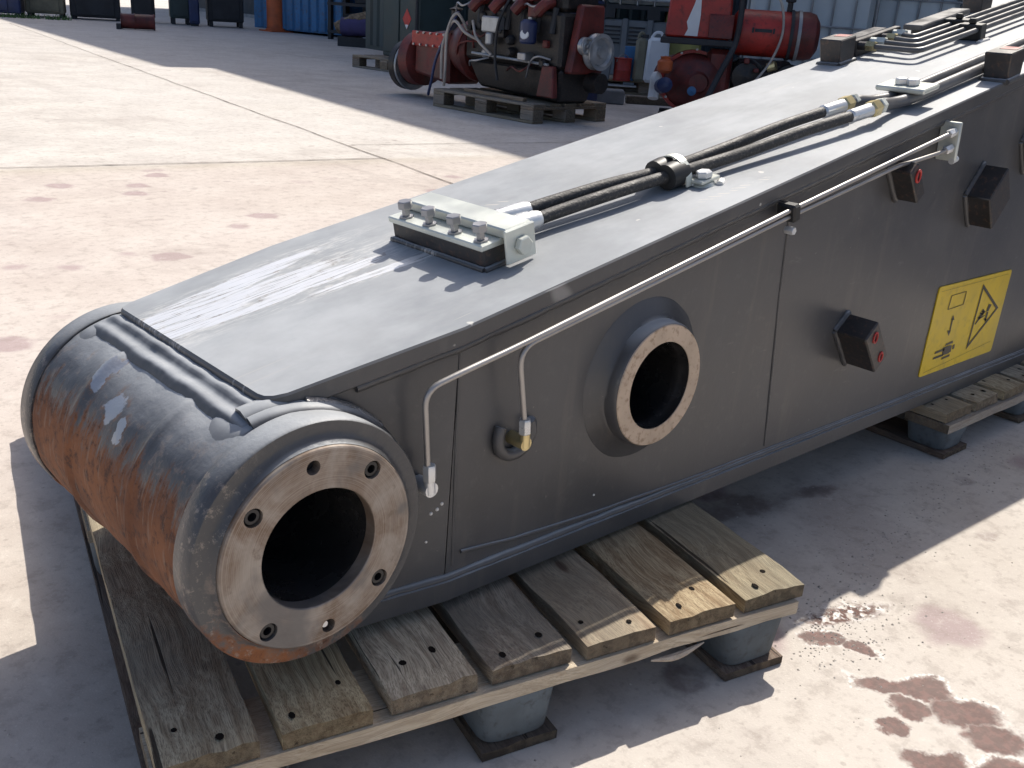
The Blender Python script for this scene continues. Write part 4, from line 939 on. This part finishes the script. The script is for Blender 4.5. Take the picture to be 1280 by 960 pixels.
far = [('blue steel skip at the far left corner of the yard', 'skip', 5.9, 27.9, 2.40, 1.6, .08, 1.2, M_navy), ('olive tarpaulin-covered crate beside the blue skip', 'crate', 8.40, 27.5, .92, 1.2, .10, 1.0, M_olive),
       ('low dark machine bed behind the red drum', 'machine', 9.45, 27.3, 1.25, 1.0, .06, .8, M_dark), ('tall dark press between the red drum and the orange column', 'machine', 10.85, 26.7, .60, .9, .12, 2.2, M_dark),
       ('grey cabinet on legs left of the orange column', 'machine', 11.75, 26.3, .55, .8, .16, 2.0, M_teal), ('narrow blue locker standing among the far machines', 'locker', 12.02, 25.7, .26, .3, .05, 2.0, M_navy), ('dark machine on legs nearest the orange column', 'machine', 12.55, 25.7, .95, .8, .14, 2.0, M_dark)]
for lb, ct, x, y, a, d, z0, h_, m_ in far:
    r_ = thing('yard_' + ct, lb, ct, (x, y, 0), R(-22), 'things standing along the far end')
    part('body', m_, r_, lambda b: b.box(0, a, 0, d, z0, h_), .03)
    part('panel', m_, r_, lambda b: b.box(a * .12, a * .88, -.03, -.002, z0 + .06, min(h_ - .05, z0 + .9)), .01)
    for xx, yy in ((.03, .03), (a - .13, .03), (.03, d - .13), (a - .13, d - .13)): part('leg', M_dark, r_, lambda b: b.box(xx, xx + .10, yy, yy + .10, 0, z0))
# weeds by the skip
random.seed(8); b_ = MB()
for k in range(260):
    x = 6.9 + random.random() * 2.2; y = 26.9 + random.gauss(0, .12) - .25 * (x - 7); a = random.random() * 6.28; h_ = random.uniform(.04, .16); dx, dy = math.cos(a) * .02, math.sin(a) * .02; lx, ly = random.gauss(0, .06), random.gauss(0, .06)
    b_.add([(x - dx, y - dy, 0), (x + dx, y + dy, 0), (x + lx, y + ly, h_)], [(0, 1, 2)])
M_leaf = simple('weed leaves', (.08, .16, .05), .7); tag(b_.build('weeds', M_leaf, fix=False), 'green weeds growing in front of the blue skip', 'weeds', kind='stuff')

# things on and around the right-hand pallet
def at(name, m, fn, label, cat, loc, rz=0, bevel=0, group=None):
    b_ = MB(); fn(b_); o = b_.build(name, m, bevel=bevel); o.location = Vector(loc) * S; o.rotation_euler = (0, 0, rz); return tag(o, label, cat, group)
rc_ = thing('red_can', 'red metal can standing on the pallet between dark bin and blue board', 'can', (10.30, 8.60, .192))
part('body', M_redp, rc_, lambda b: b.lathe([(0, 0), (.125, 0), (.13, .012), (.12, .02), (.12, .13), (.125, .14), (.12, .15), (.12, .28), (.13, .29), (.13, .305), (.11, .30), (0, .30)], (0, 0, 0), (0, 0, 1), 24))
part('handle', M_galv, rc_, lambda b: b.tube([(.13 * math.cos(a), 0, .25 + .10 * math.sin(a)) for a in [math.pi * k / 12 for k in range(13)]], .006, 6))
bn = thing('dark_bin', 'dark blue-grey bin beside the red can on the pallet', 'bin', (10.10, 8.80, .192), R(-45))
part('body', M_greyp, bn, lambda b: b.hexa([(-.10, -.10, 0), (.10, -.10, 0), (.10, .10, 0), (-.10, .10, 0), (-.13, -.13, .30), (.13, -.13, .30), (.13, .13, .30), (-.13, .13, .30)]), .015); part('rim', M_dark, bn, lambda b: b.box(-.145, .145, -.145, .145, .301, .325), .008)
def jug(label, m, loc, w_, h_):
    r_ = thing('jerrycan', label, 'jerrycan', loc, R(-48), 'plastic jerrycans on the pallet')
    part('body', m, r_, lambda b: b.hexa([(-w_ / 2, -.11, 0), (w_ / 2, -.11, 0), (w_ / 2, .11, 0), (-w_ / 2, .11, 0), (-w_ / 2 * .86, -.09, h_), (w_ / 2 * .86, -.09, h_), (w_ / 2 * .86, .09, h_), (-w_ / 2 * .86, .09, h_)]), .04)
    part('cap', M_dark, r_, lambda b: b.cyl((w_ * .25, 0, h_), (w_ * .25, 0, h_ + .05), .045, 12)); part('handle', m, r_, lambda b: b.tube(curve([(-w_ * .3, 0, h_ - .01), (-w_ * .15, 0, h_ + .06), (w_ * .08, 0, h_ + .06), (w_ * .15, 0, h_ - .01)], 4), .02, 8))
jug('large white jerrycan next to the red machine', M_white2, (10.62, 8.26, .192), .34, .60)
jug('narrow olive jerrycan left of the white jerrycan', M_olive, (10.50, 8.46, .192), .18, .58)
at('blue_board', M_blue, lambda b: b.box(-.08, .08, -.02, .02, 0, .46), 'short blue board leaning on edge behind the red can', 'board', (10.46, 8.62, .192), R(-48), .006)
at('concrete_block', M_conc, lambda b: b.box(-.24, .24, -.15, .15, 0, .17), 'grey concrete block on the ground right of the engine pallet', 'block', (9.05, 7.75, 0), R(-45), .015)
at('timber_offcut', M_woodb, lambda b: b.box(-.5, .5, -.08, .08, 0, .10), 'timber offcut on the ground below the white jerrycan', 'timber', (9.75, 7.35, 0), R(-40), .01)
bd = thing('blue_drum', 'dark blue plastic drum behind the bright engine pulleys', 'drum', (8.60, 7.75, 0))
part('shell', M_navy, bd, lambda b: b.lathe([(0, 0), (.20, 0), (.21, .03), (.21, .38), (.218, .40), (.21, .42), (.21, .78), (.218, .80), (.21, .82), (.21, 1.15), (.19, 1.2), (0, 1.2)], (0, 0, 0), (0, 0, 1), 28)); part('lid_ring', M_dark, bd, lambda b: b.lathe([(.205, 1.13), (.222, 1.13), (.222, 1.17), (.205, 1.17)], (0, 0, 0), (0, 0, 1), 28, closed=True))
# grey pallet box with louvres
pb = thing('pallet_box', 'grey plastic pallet box with louvred sides behind the jerrycans', 'box', (11.50, 10.25, 0), R(-49))
part('body', M_greyp, pb, lambda b: b.box(0, 1.15, .02, 1.1, .14, .98), .02)
for x in (0, .38, .77, 1.06): part('rib', M_greyp, pb, lambda b: b.box(x, x + .09, -.02, .019, .10, 1.0), .01)
for x0 in (.11, .49):
    for k in range(5): part('louvre', M_dark, pb, lambda b: b.box(x0, x0 + .25, -.005, .019, .62 + .06 * k, .645 + .06 * k))
for x in (0, .48, .97): part('foot', M_greyp, pb, lambda b: b.box(x, x + .18, 0, 1.1, 0, .139), .01)
# caged tanks
def ibc(label, loc, rz, z=0, src=[]):
    if src: return dup(src[0], (loc[0], loc[1], z), rz, label, 'caged liquid tanks')
    r_ = thing('caged_tank', label, 'tank', (loc[0], loc[1], z), rz, 'caged liquid tanks'); src.append(r_)
    Wt, Dt, Ht = 1.60, 1.33, 1.55
    part('tank', M_ibc, r_, lambda b: b.box(.03, Wt - .03, .03, Dt - .03, .22, Ht - .02), .07)
    part('base_pallet', M_dark, r_, lambda b: (b.box(0, Wt, 0, Dt, .14, .20), b.box(0, .2, 0, Dt, 0, .14), b.box(.7, .9, 0, Dt, 0, .14), b.box(Wt - .2, Wt, 0, Dt, 0, .14)))
    v0 = None
    for k in range(7):
        for y in (0, Dt):
            q = (Wt * k / 6, y, .20)
            if v0 is None: v0 = part('cage_bar', M_galv, r_, lambda b: b.cyl((0, 0, 0), (0, 0, Ht - .2), .014, 6)); v0.location = Vector(q) * S
            else: inst(v0, q, (0, 0, 0), r_)
    for k in range(1, 5):
        for x in (0, Wt): inst(v0, (x, Dt * k / 5, .20), (0, 0, 0), r_)
    h0 = None
    for k in range(4):
        z_ = .28 + .40 * k
        for y in (-.02, Dt + .02):
            if h0 is None: h0 = part('cage_rail', M_galv, r_, lambda b: b.cyl((0, 0, 0), (Wt, 0, 0), .014, 6)); h0.location = Vector((0, y, z_)) * S
            else: inst(h0, (0, y, z_), (0, 0, 0), r_)
        for x in (-.02, Wt + .02): inst(h0, (x, 0, z_), (0, 0, R(90)), r_, (Dt / Wt, 1, 1))
    part('filler_cap', M_dark, r_, lambda b: b.cyl((Wt / 2, Dt / 2, Ht - .02), (Wt / 2, Dt / 2, Ht + .04), .10, 16))
    return r_
ibc('white caged tank standing right behind the red machine', (10.80, 7.00), R(-57))
ibc('lower caged tank of the stack, mostly hidden behind the arm', (12.15, 6.55), R(-60), 0)
ibc('upper caged tank of the stack at the top right', (12.15, 6.55), R(-60), 1.57)
ibc('white caged tank standing on the grey pallet box', (11.52, 10.20), R(-49), 1.0)
at('yellow_crate', M_ylw, lambda b: b.box(0, .6, 0, .8, 0, .9), 'faded yellow crate on the ground left of the red machine box', 'crate', (12.3, 9.55, 0), R(-49), .03).scale = (1, 1, 1.6)

# red machine
rm = thing('red_machine', 'red pump unit with horizontal cylindrical tank and square hood behind the arm', 'machine', (8.30, 6.25, 0), R(-52))
hood = part('hood', M_redp, rm, lambda b: b.hexa([(-.02, -.02, .88), (.68, -.02, .88), (.68, .55, .88), (-.02, .55, .88), (.02, .02, 1.75), (.64, .02, 1.75), (.64, .5, 1.75), (.02, .5, 1.75)]), .02)
part('worn_patch', M_white2, hood, lambda b: b.add([(.19, -.0215, .90), (.33, -.0215, .90), (.34, -.010, 1.12), (.325, .000, 1.35), (.30, .002, 1.38), (.26, -.006, 1.22), (.20, -.014, 1.04), (.22, -.018, .97)], [tuple(range(8))]))
part('hood_flap', M_redd, hood, lambda b: b.hexa([(.44, -.06, .89), (.70, -.06, .89), (.70, -.025, .89), (.44, -.025, .89), (.44, -.05, 1.12), (.70, -.05, 1.12), (.70, -.018, 1.14), (.44, -.018, 1.14)]), .008)
part('ledge', M_dark, rm, lambda b: b.box(-.06, .76, -.08, .60, .81, .875), .01)
part('pump_housing', M_redd, rm, lambda b: b.lathe([(.0, -.12), (.10, -.12), (.13, -.08), (.24, -.05), (.30, 0), (.32, .06), (.32, .22), (.28, .26), (.28, .6)], (.36, .02, .42), (-.35, 1, 0), 30))
part('housing_flange', M_redp, rm, lambda b: b.lathe([(.325, .06), (.36, .06), (.36, .11), (.325, .11)], (.36, .02, .42), (-.35, 1, 0), 30, closed=True))
part('gear_case', M_redd, rm, lambda b: b.box(.46, .74, .0, .5, .10, .78), .05)
tk = part('tank', M_redp, rm, lambda b: b.lathe([(0, 0), (.18, .01), (.235, .05), (.24, .10), (.24, .62), (0, .62)], (.70, .22, .97), (1, 0, 0), 32))
part('tank_end', M_redd, tk, lambda b: b.lathe([(.245, .62), (.25, .64), (.25, .80), (.23, .87), (.15, .92), (0, .93)], (.70, .22, .97), (1, 0, 0), 32))
for x in (.60, .68): part('tank_strap', M_galv if x > .65 else M_dark, tk, lambda b: b.lathe([(.252, x), (.262, x), (.262, x + .035), (.252, x + .035)], (.70, .22, .97), (1, 0, 0), 32, closed=True))
part('tank_badge', M_dark, tk, lambda b: (b.box(.93, 1.11, -.028, -.020, .985, 1.02), b.box(.90, .92, -.028, -.020, .975, 1.03), b.box(1.12, 1.14, -.028, -.020, .975, 1.03)))
part('tank_valve', M_dark, tk, lambda b: (b.cyl((1.28, .2, 1.21), (1.28, .2, 1.30), .03, 10), b.lathe([(.03, 0), (.055, .01), (.055, .05), (.0, .06)], (1.28, .2, 1.30), (0, 0, 1), 12)))
part('engine_block', M_cast, rm, lambda b: b.box(.76, 1.40, .05, .50, .08, .70), .05)
for k in range(3): part('round_cover', M_cast, rm, lambda b: b.lathe([(.16, 0), (.15, .05), (.06, .07), (0, .09)], (.90 + .23 * k, .04, .52 - .08 * (k % 2)), (0, -1, 0), 18))
part('brass_carburettor', M_brass, rm, lambda b: (b.cyl((1.12, -.02, .63), (1.20, -.05, .66), .05, 10)))
part('skid', M_dark, rm, lambda b: b.box(.0, 1.45, .0, .08, 0, .08)); part('skid', M_dark, rm, lambda b: b.box(.0, 1.45, .45, .53, 0, .08))
part('valve_body', M_orange, rm, lambda b: (b.lathe([(.05, 0), (.085, .03), (.085, .12), (.05, .15), (.06, .17), (.0, .18)], (.02, -.10, .50), (0, 0, 1), 14)))
part('valve_body', M_navy, rm, lambda b: (b.lathe([(.04, 0), (.085, .04), (.085, .16), (.03, .2)], (.00, -.14, .36), (.3, -1, .2), 12)))
part('blue_cap', M_blue, rm, lambda b: b.lathe([(.045, 0), (.05, .03), (0, .05)], (.34, -.17, .34), (0, -1, 0), 14))
part('hydraulic_line', M_dark, rm, lambda b: b.tube(curve([(.74, -.05, 1.6), (.76, -.08, 1.2), (.74, -.06, .85), (.62, -.14, .55), (.50, -.30, .25), (.44, -.40, .05)], 6), .032, 8), smooth=60)
part('pale_cable', M_wire, rm, lambda b: b.tube(curve([(1.0, .1, 1.45), (1.16, -.02, 1.30), (1.22, -.05, 1.0), (1.14, -.06, .7), (.98, -.08, .45)], 6), .014, 7), smooth=60)
at('white_rag', M_white2, lambda b: b.tube(curve([(0, 0, 0), (.03, .02, .10), (.01, 0, .2), (.05, .02, .24)], 4), .07, 8, rf=lambda i, k: .06 + .03 * noise.noise(Vector((i, k, 0)))), 'white rag hanging at the left end of the red machine', 'rag', (8.22, 6.28, .22))

random.seed(33)
for k in range(16):
    x0 = random.uniform(.72, 1.38); z0 = random.uniform(.12, .72); m_ = random.choice([M_cast, M_dark, M_redd, M_alu, M_steel])
    if k % 2: part('bracket', m_, rm, lambda b: b.box(x0, x0 + random.uniform(.05, .12), -.05 - .05 * random.random(), .05, z0, z0 + random.uniform(.04, .1)), .008)
    else: part('oil_pipe', random.choice([M_steel, M_dark, M_wire]), rm, lambda b: b.tube(curve([(x0, .03, z0), (x0 + .04, -.06, z0 + random.uniform(-.1, .15)), (x0 + .14, -.07, z0 - .05), (x0 + .2, .04, z0 - random.uniform(.05, .2))], 5), .010, 6), smooth=60)
for k in range(12):
    a = 2 * math.pi * k / 12; ax = Vector((-.35, 1, 0)).normalized(); u_ = Vector((0, 0, 1)); v_ = ax.cross(u_)
    c_ = Vector((.36, .02, .42)) + ax * .055 + (u_ * math.cos(a) + v_ * math.sin(a)) * .343
    part('flange_bolt', M_steel, rm, lambda b: b.lathe([(.014, 0), (.014, .018), (0, .018)], c_, -ax, 6))
